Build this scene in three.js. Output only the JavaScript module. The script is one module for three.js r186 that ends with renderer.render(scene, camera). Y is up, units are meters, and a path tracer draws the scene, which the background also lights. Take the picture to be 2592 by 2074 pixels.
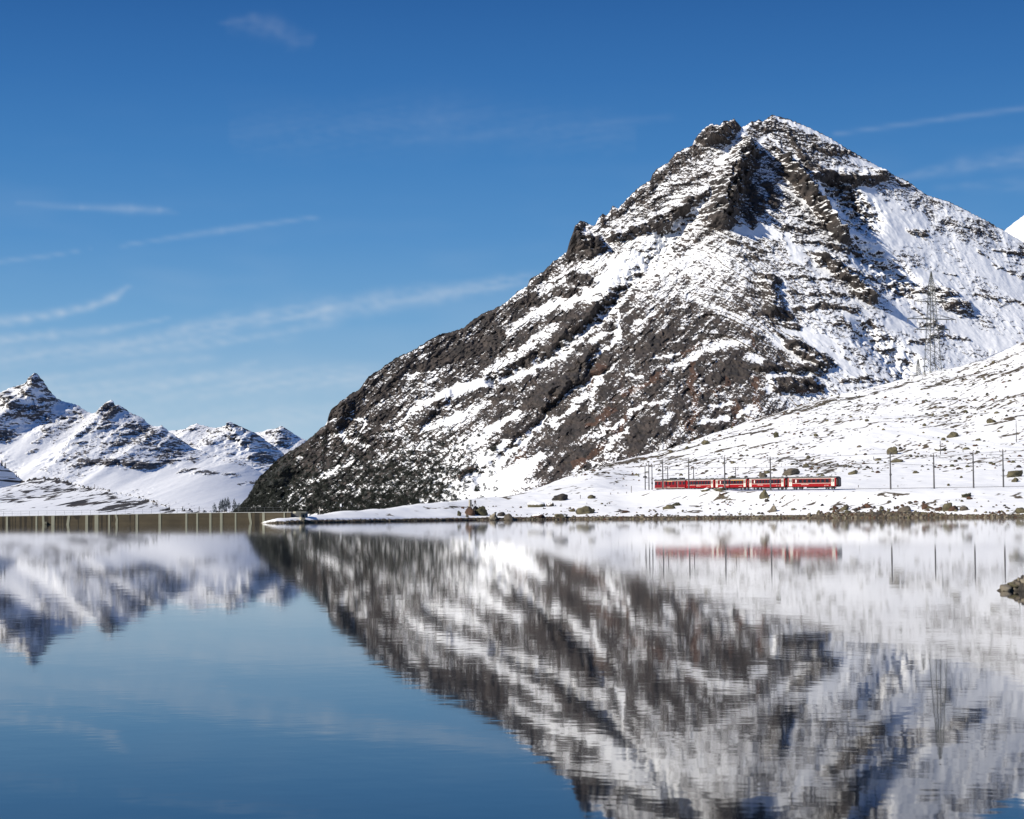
import * as THREE from 'three';
import { mergeGeometries, mergeVertices, toCreasedNormals } from 'three/addons/utils/BufferGeometryUtils.js';
import { MarchingCubes } from 'three/addons/objects/MarchingCubes.js';
import { RoundedBoxGeometry } from 'three/addons/geometries/RoundedBoxGeometry.js';
import { FontLoader } from 'three/addons/loaders/FontLoader.js';
import { TextGeometry } from 'three/addons/geometries/TextGeometry.js';

// ------------------------------------------------------------------ camera, sky, sun, exposure
const scene = new THREE.Scene();
const F = 5000, CX = 1296, CY = 1037, HOR = 1301.5, ROLL = 0.0073, EYE = 1.7;   // lens measured in the photograph's pixels
const camera = new THREE.PerspectiveCamera(2 * Math.atan(1037 / F) * 180 / Math.PI, 1024 / 819, 0.5, 60000);
camera.position.set(0, EYE, 0);
camera.rotation.set(Math.atan((HOR - CY) / F), 0, -ROLL);
camera.updateMatrixWorld(true);
const renderer = new THREE.WebGLRenderer({ antialias: true });
renderer.toneMapping = THREE.LinearToneMapping;
renderer.toneMappingExposure = 1.12;
renderer.shadowMap.enabled = true;

const SUN = new THREE.Vector3(-0.75, 0.53, 0.48).normalize();
const sun = new THREE.DirectionalLight(new THREE.Color(1.0, 0.935, 0.82), 5.0);
sun.position.copy(SUN).multiplyScalar(3000).add(new THREE.Vector3(100, 0, -1000));
sun.target.position.set(100, 0, -1000);
sun.castShadow = true;
sun.shadow.mapSize.set(4096, 4096);
Object.assign(sun.shadow.camera, { left: -1500, right: 1500, top: 1500, bottom: -1500, near: 1, far: 9000 });
scene.add(sun, sun.target);

// ------------------------------------------------------------------ small maths
function rng(seed) { let a = seed >>> 0; return () => { a = (a + 0x6D2B79F5) | 0; let t = Math.imul(a ^ (a >>> 15), 1 | a); t = (t + Math.imul(t ^ (t >>> 7), 61 | t)) ^ t; return ((t ^ (t >>> 14)) >>> 0) / 4294967296; }; }
const clamp = (x, a = 0, b = 1) => x < a ? a : x > b ? b : x;
const mix = (a, b, t) => a + (b - a) * t;
const smooth = (a, b, x) => { const t = clamp((x - a) / (b - a)); return t * t * (3 - 2 * t); };
function makeNoise(seed) {
  const r = rng(seed), p = new Uint8Array(512), gx = new Float32Array(256), gy = new Float32Array(256);
  for (let i = 0; i < 256; i++) { p[i] = i; const a = r() * Math.PI * 2; gx[i] = Math.cos(a); gy[i] = Math.sin(a); }
  for (let i = 255; i > 0; i--) { const j = (r() * (i + 1)) | 0, t = p[i]; p[i] = p[j]; p[j] = t; }
  for (let i = 0; i < 256; i++) p[i + 256] = p[i];
  return (x, y) => {
    const fx = Math.floor(x), fy = Math.floor(y), X = fx & 255, Y = fy & 255; x -= fx; y -= fy;
    const u = x * x * x * (x * (x * 6 - 15) + 10), v = y * y * y * (y * (y * 6 - 15) + 10);
    const A = p[X] + Y, B = p[X + 1] + Y, a = p[A], b = p[B], c = p[A + 1], d = p[B + 1];
    const n0 = gx[a] * x + gy[a] * y, n1 = gx[b] * (x - 1) + gy[b] * y, n2 = gx[c] * x + gy[c] * (y - 1), n3 = gx[d] * (x - 1) + gy[d] * (y - 1);
    const e = n0 + u * (n1 - n0); return (e + v * (n2 + u * (n3 - n2) - e)) * 1.5;      // about -1 .. 1
  };
}
const N1 = makeNoise(11), N2 = makeNoise(23), N3 = makeNoise(37), N4 = makeNoise(51);
function fbm(n, x, y, o) { let s = 0, a = 1, t = 0; for (let i = 0; i < o; i++) { s += a * n(x, y); t += a; a *= 0.5; x = x * 2.03 + 17.1; y = y * 2.03 - 9.7; } return s / t * 1.5; }
function ridged(n, x, y, o) { let s = 0, a = 1, t = 0; for (let i = 0; i < o; i++) { s += a * (1 - 2 * Math.abs(n(x, y))); t += a; a *= 0.5; x = x * 2.07 + 5.3; y = y * 2.07 + 3.1; } return s / t; }
function lerpTable(tab, x, k = 1) {                                   // tab: rows sorted by [0]
  let lo = 0, hi = tab.length - 1;
  if (x <= tab[0][0]) return tab[0][k]; if (x >= tab[hi][0]) return tab[hi][k];
  while (hi - lo > 1) { const m = (lo + hi) >> 1; if (tab[m][0] <= x) lo = m; else hi = m; }
  return mix(tab[lo][k], tab[hi][k], (x - tab[lo][0]) / (tab[hi][0] - tab[lo][0]));
}
const _v = new THREE.Vector3();
function at(X, Y, d) {                                               // the place seen at a pixel of the photograph, d metres ahead
  _v.set((X - CX) / F, -(Y - CY) / F, -1).applyQuaternion(camera.quaternion);
  const s = d / -_v.z; return [_v.x * s, EYE + _v.y * s, -d];
}
function pixelOf(x, y, z) {
  _v.set(x, y - EYE, z).applyQuaternion(camera.quaternion.clone().invert());
  return [CX + F * _v.x / -_v.z, CY - F * _v.y / -_v.z];
}
function numbered(name) { numbered.n ??= {}; const k = numbered.n[name] = (numbered.n[name] ?? -1) + 1; return k ? name + '_' + String(k).padStart(3, '0') : name; }
function tag(o, label, category, group, kind) {
  if (label) o.userData.label = label; if (category) o.userData.category = category;
  if (group) o.userData.group = group; if (kind) o.userData.kind = kind;
  return o;
}
function mesh(name, geo, mat, parent) {
  const m = new THREE.Mesh(geo, mat); m.castShadow = m.receiveShadow = true;
  m.name = parent ? name : numbered(name); (parent ?? scene).add(m); return m;
}
function base(name, pos, turn = 0) { const g = new THREE.Group(); g.name = numbered(name); g.position.set(...pos); g.rotation.y = turn; scene.add(g); return g; }
const std = (r, g, b, rough = 0.9, extra = {}) => new THREE.MeshStandardMaterial({ color: new THREE.Color().setRGB(r, g, b), roughness: rough, metalness: 0, ...extra });
function box(w, h, d, x = 0, y = 0, z = 0) { return new THREE.BoxGeometry(w, h, d).translate(x, y, z); }
function bar(a, b, w, sides = 4) {                                   // a straight member from a to b
  const A = new THREE.Vector3(...a), B = new THREE.Vector3(...b), L = A.distanceTo(B);
  const g = new THREE.CylinderGeometry(w / 2, w / 2, L, sides, 1); g.translate(0, L / 2, 0);
  g.applyQuaternion(new THREE.Quaternion().setFromUnitVectors(new THREE.Vector3(0, 1, 0), B.clone().sub(A).normalize())); g.translate(...a); return g;
}

// ------------------------------------------------------------------ the sky: clear air with thin cirrus and old contrails
{
  const W = 4096, H = 2048, data = new Float32Array(W * H * 4);
  const lin = c => c.map(v => { v /= 255; return v <= 0.04045 ? v / 12.92 : ((v + 0.055) / 1.055) ** 2.4; });
  // elevation in degrees -> colour of the clear air
  const grad = [[-90, 120, 130, 140], [-1, 150, 165, 180], [0, 190, 209, 224], [1.7, 175, 202, 221], [3.4, 151, 187, 215], [5.7, 113, 164, 208], [8, 87, 144, 199], [10.3, 69, 128, 188], [12.5, 56, 113, 176], [14.7, 46, 99, 162], [22, 39, 88, 152], [40, 32, 76, 140], [90, 26, 66, 128]]
    .map(([e, ...c]) => [e, ...lin(c).map(v => v / 1.12)]);
  const cl = lin([205, 216, 228]).map(v => v / 1.12);
  // [opacity, [azimuth, elevation, half width] ...] in thousandths of a radian from straight ahead; each streak as a line of the photograph
  const P = (op, ...pts) => ({ op, pts: pts.map(([X, Y, w]) => [X, Y, w]) });
  const streaks = [
    P(0.30, [40, 512, 3], [200, 520, 5], [330, 525, 9], [400, 528, 7], [452, 534, 1]), P(0.26, [310, 618, 3], [560, 580, 7], [800, 546, 3]), P(0.25, [-40, 664, 4], [120, 645, 4], [225, 628, 1]),
    P(0.42, [-60, 820, 12], [60, 806, 12], [150, 793, 11], [230, 774, 10], [285, 752, 10], [318, 725, 4]), P(0.36, [-60, 866, 14], [130, 848, 12], [260, 836, 9], [420, 806, 3]),
    P(0.34, [280, 872, 8], [460, 834, 18], [660, 806, 24], [820, 790, 28], [960, 764, 26], [1120, 740, 20], [1330, 706, 14]), P(0.26, [980, 770, 12], [1100, 748, 22], [1220, 728, 16]),
    P(0.24, [300, 900, 10], [560, 868, 12], [820, 820, 8]), P(0.26, [640, 918, 6], [590, 944, 14], [500, 962, 14], [300, 975, 12]), P(0.16, [-60, 930, 24], [300, 890, 20], [700, 850, 14]),
    P(0.08, [565, 46, 4], [640, 34, 12], [690, 40, 10], [730, 54, 3]), P(0.07, [600, 50, 22], [690, 56, 26], [770, 90, 16]), P(0.06, [690, 60, 10], [740, 100, 14]), P(0.22, [2130, 332, 3], [2400, 294, 5], [2640, 262, 5]), P(0.16, [2280, 448, 6], [2450, 415, 18], [2640, 385, 24]), P(0.10, [2400, 470, 8], [2640, 460, 20]),
    P(0.34, [-60, 1000, 30], [400, 985, 40], [900, 955, 30]), P(0.26, [-60, 1070, 30], [700, 1060, 40], [1000, 1040, 20]), P(0.28, [-60, 905, 20], [260, 880, 20], [560, 850, 14]), P(0.26, [120, 960, 10], [330, 925, 14], [520, 905, 10]), P(0.05, [700, 330, 60], [1100, 300, 60], [1500, 330, 50]), P(0.05, [1000, 350, 10], [1300, 330, 16], [1700, 290, 8]),
  ];
  const segs = [];
  for (const s of streaks) for (let k = 1; k < s.pts.length; k++) { const [x0, y0, w0] = s.pts[k - 1], [x1, y1, w1] = s.pts[k], m = 4 * Math.max(w0, w1); segs.push({ x0, y0, w0, w1, dx: x1 - x0, dy: y1 - y0, L: (x1 - x0) ** 2 + (y1 - y0) ** 2, k, s, xa: Math.min(x0, x1) - m, xb: Math.max(x0, x1) + m, ya: Math.min(y0, y1) - m, yb: Math.max(y0, y1) + m }); }
  for (let j = 0; j < H; j++) {
    const el = ((j + 0.5) / H - 0.5) * Math.PI, e = el * 180 / Math.PI, col = [1, 2, 3].map(k => lerpTable(grad, e, k)), ce = Math.cos(el), se = Math.sin(el);
    for (let i = 0; i < W; i++) {
      const az = ((i + 0.5) / W - 0.5) * 2 * Math.PI, x = ce * Math.cos(az), z = ce * Math.sin(az);
      let a = 0;
      if (e > -1 && e < 30) {
        // veils that go on all round the horizon
        const ra = Math.atan2(x, -z), v = fbm(N3, Math.sin(ra) * 7 + e * 0.05, Math.cos(ra) * 7 + e * 0.45, 3);
        a = 0.10 * smooth(-0.1, 0.8, v) * smooth(12, 3, e);
        if (z < -0.9 * ce) {
          const f = -F / z, X = CX + f * x, Y = HOR - f * se;
          const Yr = Y - ROLL * (X - CX);                             // the horizon of the photograph leans a little
          for (const S of segs) {
            if (X < S.xa || X > S.xb || Yr < S.ya || Yr > S.yb) continue;
            const { x0, y0, w0, w1, dx, dy, L, k, s } = S, tt = ((X - x0) * dx + (Yr - y0) * dy) / L;
            if (tt < -0.3 || tt > 1.3) continue;
            const t = clamp(tt), w = mix(w0, w1, t), along = t * Math.sqrt(L) + k * 500, wob = 0.35 * w * N2(along / 60, k + s.op * 100);
            const D = Math.hypot((X - x0 - t * dx) * (k === 1 && tt < 0 || k === s.pts.length - 1 && tt > 1 ? 0.35 : 1), Yr - y0 - t * dy) + wob;
            const fib = 0.62 + 0.75 * fbm(N1, X / 150 + Yr / 60, (Yr + 0.16 * X) / 9 + k, 4) * smooth(3, 12, w);
            a = Math.max(a, a * 0.5 + s.op * Math.exp(-(D * D) / (w * w)) * fib);
          }
          a += 0.03 * fbm(N4, X / 260, Yr / 60, 3) * smooth(0, 1100, Yr);
        }
      }
      a = clamp(a, 0, 0.8);
      const o = (j * W + i) * 4;
      for (let k = 0; k < 3; k++) data[o + k] = mix(col[k], cl[k], a);
      data[o + 3] = 1;
    }
  }
  const tex = new THREE.DataTexture(data, W, H, THREE.RGBAFormat, THREE.FloatType);
  tex.mapping = THREE.EquirectangularReflectionMapping; tex.magFilter = THREE.LinearFilter; tex.colorSpace = THREE.LinearSRGBColorSpace; tex.needsUpdate = true;
  scene.background = tex; scene.environment = tex; scene.backgroundIntensity = 1; scene.environmentIntensity = 1;
}
// ------------------------------------------------------------------ mountain faces
// A face is built over an upright grid (x across, y up): how far back the rock stands at each place. Snow lies where the ground is flat enough, by ledges, gullies and the marks below.
// broken rock: every cell of a jittered net is a plane of its own tilt
function facet(x, y, seed) {
  const fx = Math.floor(x), fy = Math.floor(y); let bd = 9, bx = 0, by = 0, bh = 0;
  for (let j = -1; j <= 1; j++) for (let i = -1; i <= 1; i++) {
    let h = Math.imul((fx + i) * 374761393 + (fy + j) * 668265263 + seed * 1442695041, 1274126177); h = Math.imul(h ^ (h >>> 15), 2246822519); h ^= h >>> 13; h >>>= 0;
    const dx = x - fx - i - (h & 255) / 255, dy = y - fy - j - ((h >>> 8) & 255) / 255, d = dx * dx + dy * dy;
    if (d < bd) { bd = d; bx = dx; by = dy; bh = h; }
  }
  return (((bh >>> 16) & 63) / 31.5 - 1) * bx * 1.1 + (((bh >>> 22) & 63) / 31.5 - 1) * by * 1.1 + ((bh >>> 28) / 7.5 - 1) * 0.35;
}
function makeFace(o) {
  const ridge = o.ridge.map(([X, Y, d]) => { const p = at(X, Y, d); return [p[0], p[1], d]; });
  for (let i = 1; i < ridge.length; i++) ridge[i][0] = Math.max(ridge[i][0], ridge[i - 1][0] + 0.02);
  const y0 = o.y0 ?? 0, x0 = ridge[0][0], x1 = ridge[ridge.length - 1][0], { NX, NY } = o, foot = o.foot.map(([X, d]) => [(X - CX) / F * d, d]);
  const jag = o.jag ?? 0, pw = o.profile ?? 1.25, px = o.scale ?? 1;   // px: metres of one photograph pixel at the middle of the face
  const yR = x => lerpTable(ridge, x, 1) + jag * (fbm(N2, x / (9 * px), 3.3, 4)) * smooth(0, 20 * px, lerpTable(ridge, x, 1) - y0), dR = x => lerpTable(ridge, x, 2), dF = x => lerpTable(foot, x, 1);
  const yS = new Float32Array(512);                                    // the crest without its teeth, for the lie of the face
  for (let i = 0; i < 512; i++) { let a = 0, wt = 0; for (let k = -24; k <= 24; k++) { const w = Math.exp(-k * k / (o.blur ?? 160)); a += w * lerpTable(ridge, x0 + (x1 - x0) * (i + k) / 511, 1); wt += w; } yS[i] = a / wt; }
  const ySm = x => { const u = clamp((x - x0) / (x1 - x0)) * 510.99, i = Math.floor(u); return mix(yS[i], yS[i + 1], u - i); };
  const baseD = (x, y) => { const t = clamp((y - y0) / Math.max(1, ySm(x) - y0)); return dF(x) + (dR(x) - dF(x)) * (1 - (1 - t) ** pw); };
  const un = (X, Y) => { let d = (foot[0][1] + o.ridge[0][2]) / 2, p; for (let k = 0; k < 9; k++) { p = at(X, Y, d); d = mix(d, baseD(p[0], p[1]), 0.8); } return [p[0], p[1], d]; };
  const n = NX * NY, bias = new Float32Array(n), brown = new Float32Array(n), push = new Float32Array(n), cliff = new Float32Array(n), Z = new Float32Array(n), yTop = new Float32Array(NX), Y = new Float32Array(n);
  const dx = (x1 - x0) / (NX - 1);
  for (let i = 0; i < NX; i++) yTop[i] = Math.max(y0 + 2, yR(x0 + i * dx));
  // ragged edges for every mark
  const wx = new Float32Array(n), wy = new Float32Array(n), wl = 30 * px;
  for (let j = 0; j < NY; j++) for (let i = 0; i < NX; i++) {
    const k = j * NX + i, x = x0 + i * dx, y = Y[k] = y0 + (yTop[i] - y0) * j / (NY - 1);
    wx[k] = x + 13 * px * fbm(N1, x / wl, y / wl, 4); wy[k] = y + 11 * px * fbm(N2, x / wl, y / wl, 4);
  }
  for (const [kind, val, ...pts] of o.marks) {
    const w = pts.map(([X, Yp, r]) => { const p = un(X, Yp); return [p[0], p[1], r * p[2] / F]; });
    if (w.length === 1) w.push([w[0][0] + 0.01, w[0][1], w[0][2]]);
    const soft = kind === 'P' ? 1.6 : 1.3, tgt = { S: bias, R: bias, B: brown, P: push, C: cliff }[kind];
    for (let s = 1; s < w.length; s++) {
      const [ax, ay, ar] = w[s - 1], [bx, by, br] = w[s], m = soft * Math.max(ar, br) + 14 * px;
      const i0 = Math.max(0, Math.floor((Math.min(ax, bx) - m - x0) / dx)), i1 = Math.min(NX - 1, Math.ceil((Math.max(ax, bx) + m - x0) / dx));
      for (let i = i0; i <= i1; i++) {
        const h = yTop[i] - y0, j0 = Math.max(0, Math.floor((Math.min(ay, by) - m - y0) / h * (NY - 1))), j1 = Math.min(NY - 1, Math.ceil((Math.max(ay, by) + m - y0) / h * (NY - 1)));
        for (let j = j0; j <= j1; j++) {
          const k = j * NX + i, X = wx[k], Yw = wy[k], ex = bx - ax, ey = by - ay, t = clamp(((X - ax) * ex + (Yw - ay) * ey) / (ex * ex + ey * ey)), r = mix(ar, br, t);
          const q = Math.hypot(X - ax - t * ex, Yw - ay - t * ey) / r; if (q > soft) continue;
          const a = kind === 'P' ? val * (1 - smooth(0, soft, q)) : val * (1 - smooth(0.15, soft, q));
          if (kind === 'S') tgt[k] = tgt[k] < a ? Math.max(tgt[k] + a * 0.4, a) : tgt[k];
          else if (kind === 'R') tgt[k] = tgt[k] > -a ? Math.min(tgt[k] - a * 0.4, -a) : tgt[k];
          else if (kind === 'P') { if (Math.abs(a) > Math.abs(tgt[k]) || a * tgt[k] < 0) tgt[k] = a * tgt[k] < 0 ? tgt[k] + a : a; }
          else tgt[k] = Math.max(tgt[k], a);
          if (kind === 'R') cliff[k] = Math.max(cliff[k], a);
        }
      }
    }
  }
  // relief
  const fall = o.fall ?? (() => [0.7, 0.7, 0]);                        // direction of the fall line in (x, y) and how strongly streaks follow it
  const rel = o.relief ?? 1, zone = o.zone ?? (() => 0), nz = o.noise ?? 1;
  const streak = new Float32Array(n);
  for (let j = 0; j < NY; j++) for (let i = 0; i < NX; i++) {
    const k = j * NX + i, x = x0 + i * dx, y = Y[k], [fx, fy, fs] = fall(x, y), u = (x * fx + y * fy), v = (-x * fy + y * fx);
    const X = x / px, Yp = y / px, U = u / px, V = v / px, cl = clamp(cliff[k]), near = smooth(0, 16 * px, yTop[i] - y) * 0.8 + 0.2;
    const warp = N1(X / 70, Yp / 70) * 10;
    const bz = bias[k] * 1.0 + zone(x, y, X, Yp, baseD(x, y)) * 0.9, rk = clamp(0.62 - 0.95 * bz + cl * 0.3, 0.06, 1.15);
    const big = ridged(N1, X / 210 + 3, Yp / 260, 3) * 8;
    const mid = ridged(N2, (X + warp) / 62, Yp / 75, 4) * mix(4, 7, rk);
    const rib = fs * ridged(N3, U / 130 + 0.2 * N1(U / 40, V / 20), V / 24 + 0.3 * N2(U / 60, V / 40), 4) * mix(1.6, 5.0, rk);
    const hold = (1 - fs) * ridged(N4, (X + warp) / 38, (Yp + 0.22 * X) / 20, 4) * 3.0 * rk;
    const crag = cl * (4.6 * ridged(N3, (X + Yp * 0.3) / 14, Yp / 52, 4) + 2.6 * ridged(N2, X / 24, Yp / 19, 3) + 2.2);
    const q1 = X + 5 * N1(X / 17, Yp / 17) + 0.35 * Yp * (1 - fs), q2 = Yp + 5 * N2(X / 17, Yp / 17) - 0.25 * X;
    const facets = rk * (6.2 * facet(mix(q1, U, fs) / 27, mix(q2, V, fs) / mix(22, 13, fs), 3) + 3.4 * facet(q1 / 11, q2 / 10, 5) + 1.3 * facet(X / 4.6, Yp / 4.8, 9));
    const small = fbm(N4, X / 9, Yp / 7, 3) * mix(0.25, 1.6, rk) + facets;
    // rock steps: an upright riser and a flat ledge
    const sh = 19, q = (Yp - (o.dip ?? 0.16) * X + 13 * N2(X / 75, Yp / 55) + 6 * fbm(N4, X / 24, Yp / 30, 2)) / sh, s = q - Math.floor(q), st = smooth(0.5, 1, s) - s;
    const step = -rk * st * sh * 0.42 * (1.0 - 0.8 * fs) * smooth(-0.35, 0.45, N1(X / 55 + 7, Yp / 45) + cl * 0.5);
    Z[k] = baseD(x, y) - near * px * rel * (big + mid + rib + hold + crag + small) - push[k] * (0.85 + 0.5 * fbm(N3, X / 24, Yp / 24, 3)) - near * px * rel * step;
    const iso = fbm(N2, (X + warp) / 13, (Yp + 0.2 * X) / 6.5, 4) * 0.75 + 0.5 * fbm(N3, X / 40, Yp / 19, 3), run = 0.7 * fbm(N1, (U + 8 * N4(U / 30, V / 12)) / 36, V / 8.5, 4) + 0.75 * fbm(N3, (U + 14 * N4(U / 50, V / 20)) / 110, V / 24, 3);
    streak[k] = mix(iso, 0.72 * run + 0.42 * iso, fs) + 0.40 * fbm(N4, X / 4.6, Yp / 3.4, 3) + 0.18 * N3(X / 1.7, Yp / 1.5);
  }
  // snow and rock
  const rough = new Float32Array(n), tex = new Uint8Array(n * 4), R2 = Math.max(1, Math.round(1.1 * px / dx)), rockA = o.rockA ?? [0.029, 0.025, 0.025], rockB = o.rockB ?? [0.076, 0.060, 0.052], grass = [0.066, 0.036, 0.025], snow = o.snow ?? [0.86, 0.87, 0.885], scrub = [0.022, 0.025, 0.022];
  const enc = v => { v = clamp(v); return Math.round(255 * (v <= 0.0031308 ? v * 12.92 : 1.055 * v ** (1 / 2.4) - 0.055)); };
  for (let j = 0; j < NY; j++) for (let i = 0; i < NX; i++) {
    const k = j * NX + i, x = x0 + i * dx, y = Y[k], X = x / px, Yp = y / px, dy = (yTop[i] - y0) / (NY - 1), Rj = Math.max(1, Math.round(R2 * dx / dy));
    const ja = Math.max(0, j - Rj), jb = Math.min(NY - 1, j + Rj), ia = Math.max(0, i - R2), ib = Math.min(NX - 1, i + R2);
    const Zy = (Z[jb * NX + i] - Z[ja * NX + i]) / ((jb - ja) * dy), Zx = (Z[j * NX + ib] - Z[j * NX + ia] - Zy * (Y[j * NX + ib] - Y[j * NX + ia])) / ((ib - ia) * dx);
    const up = clamp(Zy / Math.sqrt(1 + Zx * Zx + Zy * Zy), -0.4, 1);
    const z = zone(x, y, X, Yp, Z[k]);
    const cv = clamp(cliff[k]), fl = cv * (0.55 * ridged(N2, (X + 0.3 * Yp + 4 * N1(X / 30, Yp / 30)) / 9, Yp / 34, 3) + 0.35 * fbm(N3, X / 6, Yp / 4, 3) - 0.12);
    const m = (up - (o.hold ?? 0.66)) * 1.5 + z * 0.9 + (bias[k] < 0 ? bias[k] * 0.72 * (o.rockGain ?? 1) : bias[k] * 1.15) - fl * 0.5 + nz * streak[k] * (0.70 + 0.42 * N1(X / 95 + 3, Yp / 70)) * (1 - 0.72 * smooth(0.12, 0.75, bias[k] + z * 0.9));
    const sn = smooth(-0.05, 0.07, m);
    const t1 = clamp(0.5 + 0.75 * fbm(N2, X / 34, Yp / 26, 3)), t2 = 0.72 + 0.5 * fbm(N3, X / 6, Yp / 9, 3) + 0.28 * N1(X / 2.2, Yp / 3.4);
    const br = smooth(0.12, 0.5, brown[k] + (o.brown ? o.brown(x, y, 0, 0, Z[k]) : 0) + 0.30 * fbm(N4, X / 28, Yp / 34, 3) - 0.25 - 0.5 * clamp(cliff[k] * 0.6)), sc = o.scrub ? smooth(0.0, 0.25, o.scrub(x, y, 0, 0, Z[k]) + 0.7 * fbm(N1, X / 9, Yp / 6, 3) - 0.35) : 0;
    const sp = 1 + 0.04 * fbm(N2, X / 8, Yp / 8, 2);
    rough[k] = (1 - sn) * (1.5 * ridged(N1, (X + 0.3 * Yp) / 6.5, Yp / 10, 3) + 0.9 * N2(X / 2.6, Yp / 3.1)) * px;
    for (let c = 0; c < 3; c++) {
      let r = mix(rockA[c], rockB[c], t1) * clamp(t2, 0.35, 1.6);
      r = mix(r, grass[c] * (0.75 + 0.35 * t2), br); r = mix(r, scrub[c], sc);
      tex[k * 4 + c] = enc(mix(r, snow[c] * sp, sn));
    }
    tex[k * 4 + 3] = 255;
  }
  for (let k = 0; k < n; k++) Z[k] -= rough[k];
  const map = new THREE.DataTexture(tex, NX, NY, THREE.RGBAFormat, THREE.UnsignedByteType);
  map.colorSpace = THREE.SRGBColorSpace; map.magFilter = THREE.LinearFilter; map.minFilter = THREE.LinearMipmapLinearFilter; map.generateMipmaps = true; map.needsUpdate = true;
  // surface: the face, then its far side
  const st = o.step ?? 2, MX = Math.floor((NX - 1) / st) + 1, MY = Math.floor((NY - 1) / st) + 1, back = 5, rows = MY + back, pos = new Float32Array(MX * rows * 3), uv = new Float32Array(MX * rows * 2), idx = [];
  for (let j = 0; j < rows; j++) for (let i = 0; i < MX; i++) {
    const gi = Math.min(NX - 1, i * st), gj = Math.min(NY - 1, j * st), k = gj * NX + gi, a = (j * MX + i), b = Math.max(0, j - MY + 1), x = x0 + gi * dx;
    const top = yTop[gi] - y0, drop = top * [0, 0.03, 0.12, 0.35, 0.7, 1][b];
    pos[a * 3] = x; pos[a * 3 + 1] = b ? yTop[gi] - drop : Y[k]; pos[a * 3 + 2] = -(Z[k] + (b ? [0, 4, 12, 35, 70, 100][b] / 100 * top * 1.2 + 2 * px : 0));
    uv[a * 2] = gi / (NX - 1); uv[a * 2 + 1] = b ? 1 - drop / top * 0.999 : gj / (NY - 1);
  }
  for (let j = 0; j < rows - 1; j++) for (let i = 0; i < MX - 1; i++) { const a = j * MX + i; idx.push(a, a + 1, a + MX, a + 1, a + MX + 1, a + MX); }
  const g = new THREE.BufferGeometry();
  g.setAttribute('position', new THREE.BufferAttribute(pos, 3)); g.setAttribute('uv', new THREE.BufferAttribute(uv, 2)); g.setIndex(idx); g.computeVertexNormals();
  const m = mesh(o.name, g, new THREE.MeshStandardMaterial({ map, roughness: 0.92, metalness: 0 }));
  tag(m, o.label, o.category, null, 'structure');
  m.userData = { ...m.userData };
  return { mesh: m, un, baseD, x0, dx, NX, NY, Y, Z, yTop, y0, surf(x, y) { const i = clamp(Math.round((x - x0) / dx), 0, NX - 1), j = clamp(Math.round((y - y0) / (yTop[i] - y0) * (NY - 1)), 0, NY - 1); return [x, y, -Z[j * NX + i]]; } };
}
// ------------------------------------------------------------------ the mountain above the lake
const RD = X => X < 834 ? mix(1660, 1690, (X - 560) / 274) : X < 1955 ? mix(1690, 1930, (X - 834) / 1121) : mix(1930, 2010, (X - 1955) / 637);   // how far back the ridge runs
const sky0 = [[520, 1325], [560, 1312], [600, 1293], [625, 1263], [654, 1209], [679, 1188], [711, 1155], [742, 1138], [775, 1117], [800, 1097], [827, 1072], [832, 1051], [842, 1032], [867, 1013], [892, 994], [909, 986], [934, 953], [963, 934], [992, 913], [1017, 898], [1051, 884], [1080, 865], [1109, 848], [1143, 840], [1172, 831], [1197, 811], [1218, 794], [1251, 783], [1285, 763], [1310, 738], [1335, 725], [1341, 708], [1351, 700], [1375, 688], [1400, 663], [1433, 641], [1444, 606], [1455, 573], [1468, 559], [1488, 564], [1501, 575], [1509, 566], [1515, 551], [1526, 540], [1532, 546], [1540, 541], [1550, 522], [1556, 521], [1563, 530], [1572, 520], [1589, 500], [1620, 471], [1647, 456], [1653, 438], [1669, 423], [1691, 412], [1708, 388], [1735, 375], [1752, 370], [1757, 355], [1775, 333], [1799, 313], [1819, 322], [1824, 316], [1834, 303], [1845, 306], [1858, 300], [1876, 322], [1884, 322], [1902, 308], [1922, 303], [1932, 308], [1940, 300], [1951, 291], [1968, 293], [1990, 300], [2026, 313], [2061, 328], [2105, 350], [2149, 379], [2184, 399], [2228, 423], [2264, 443], [2299, 458], [2321, 476], [2350, 496], [2404, 511], [2476, 547], [2536, 580], [2592, 613], [2700, 664], [2760, 690]];
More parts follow.
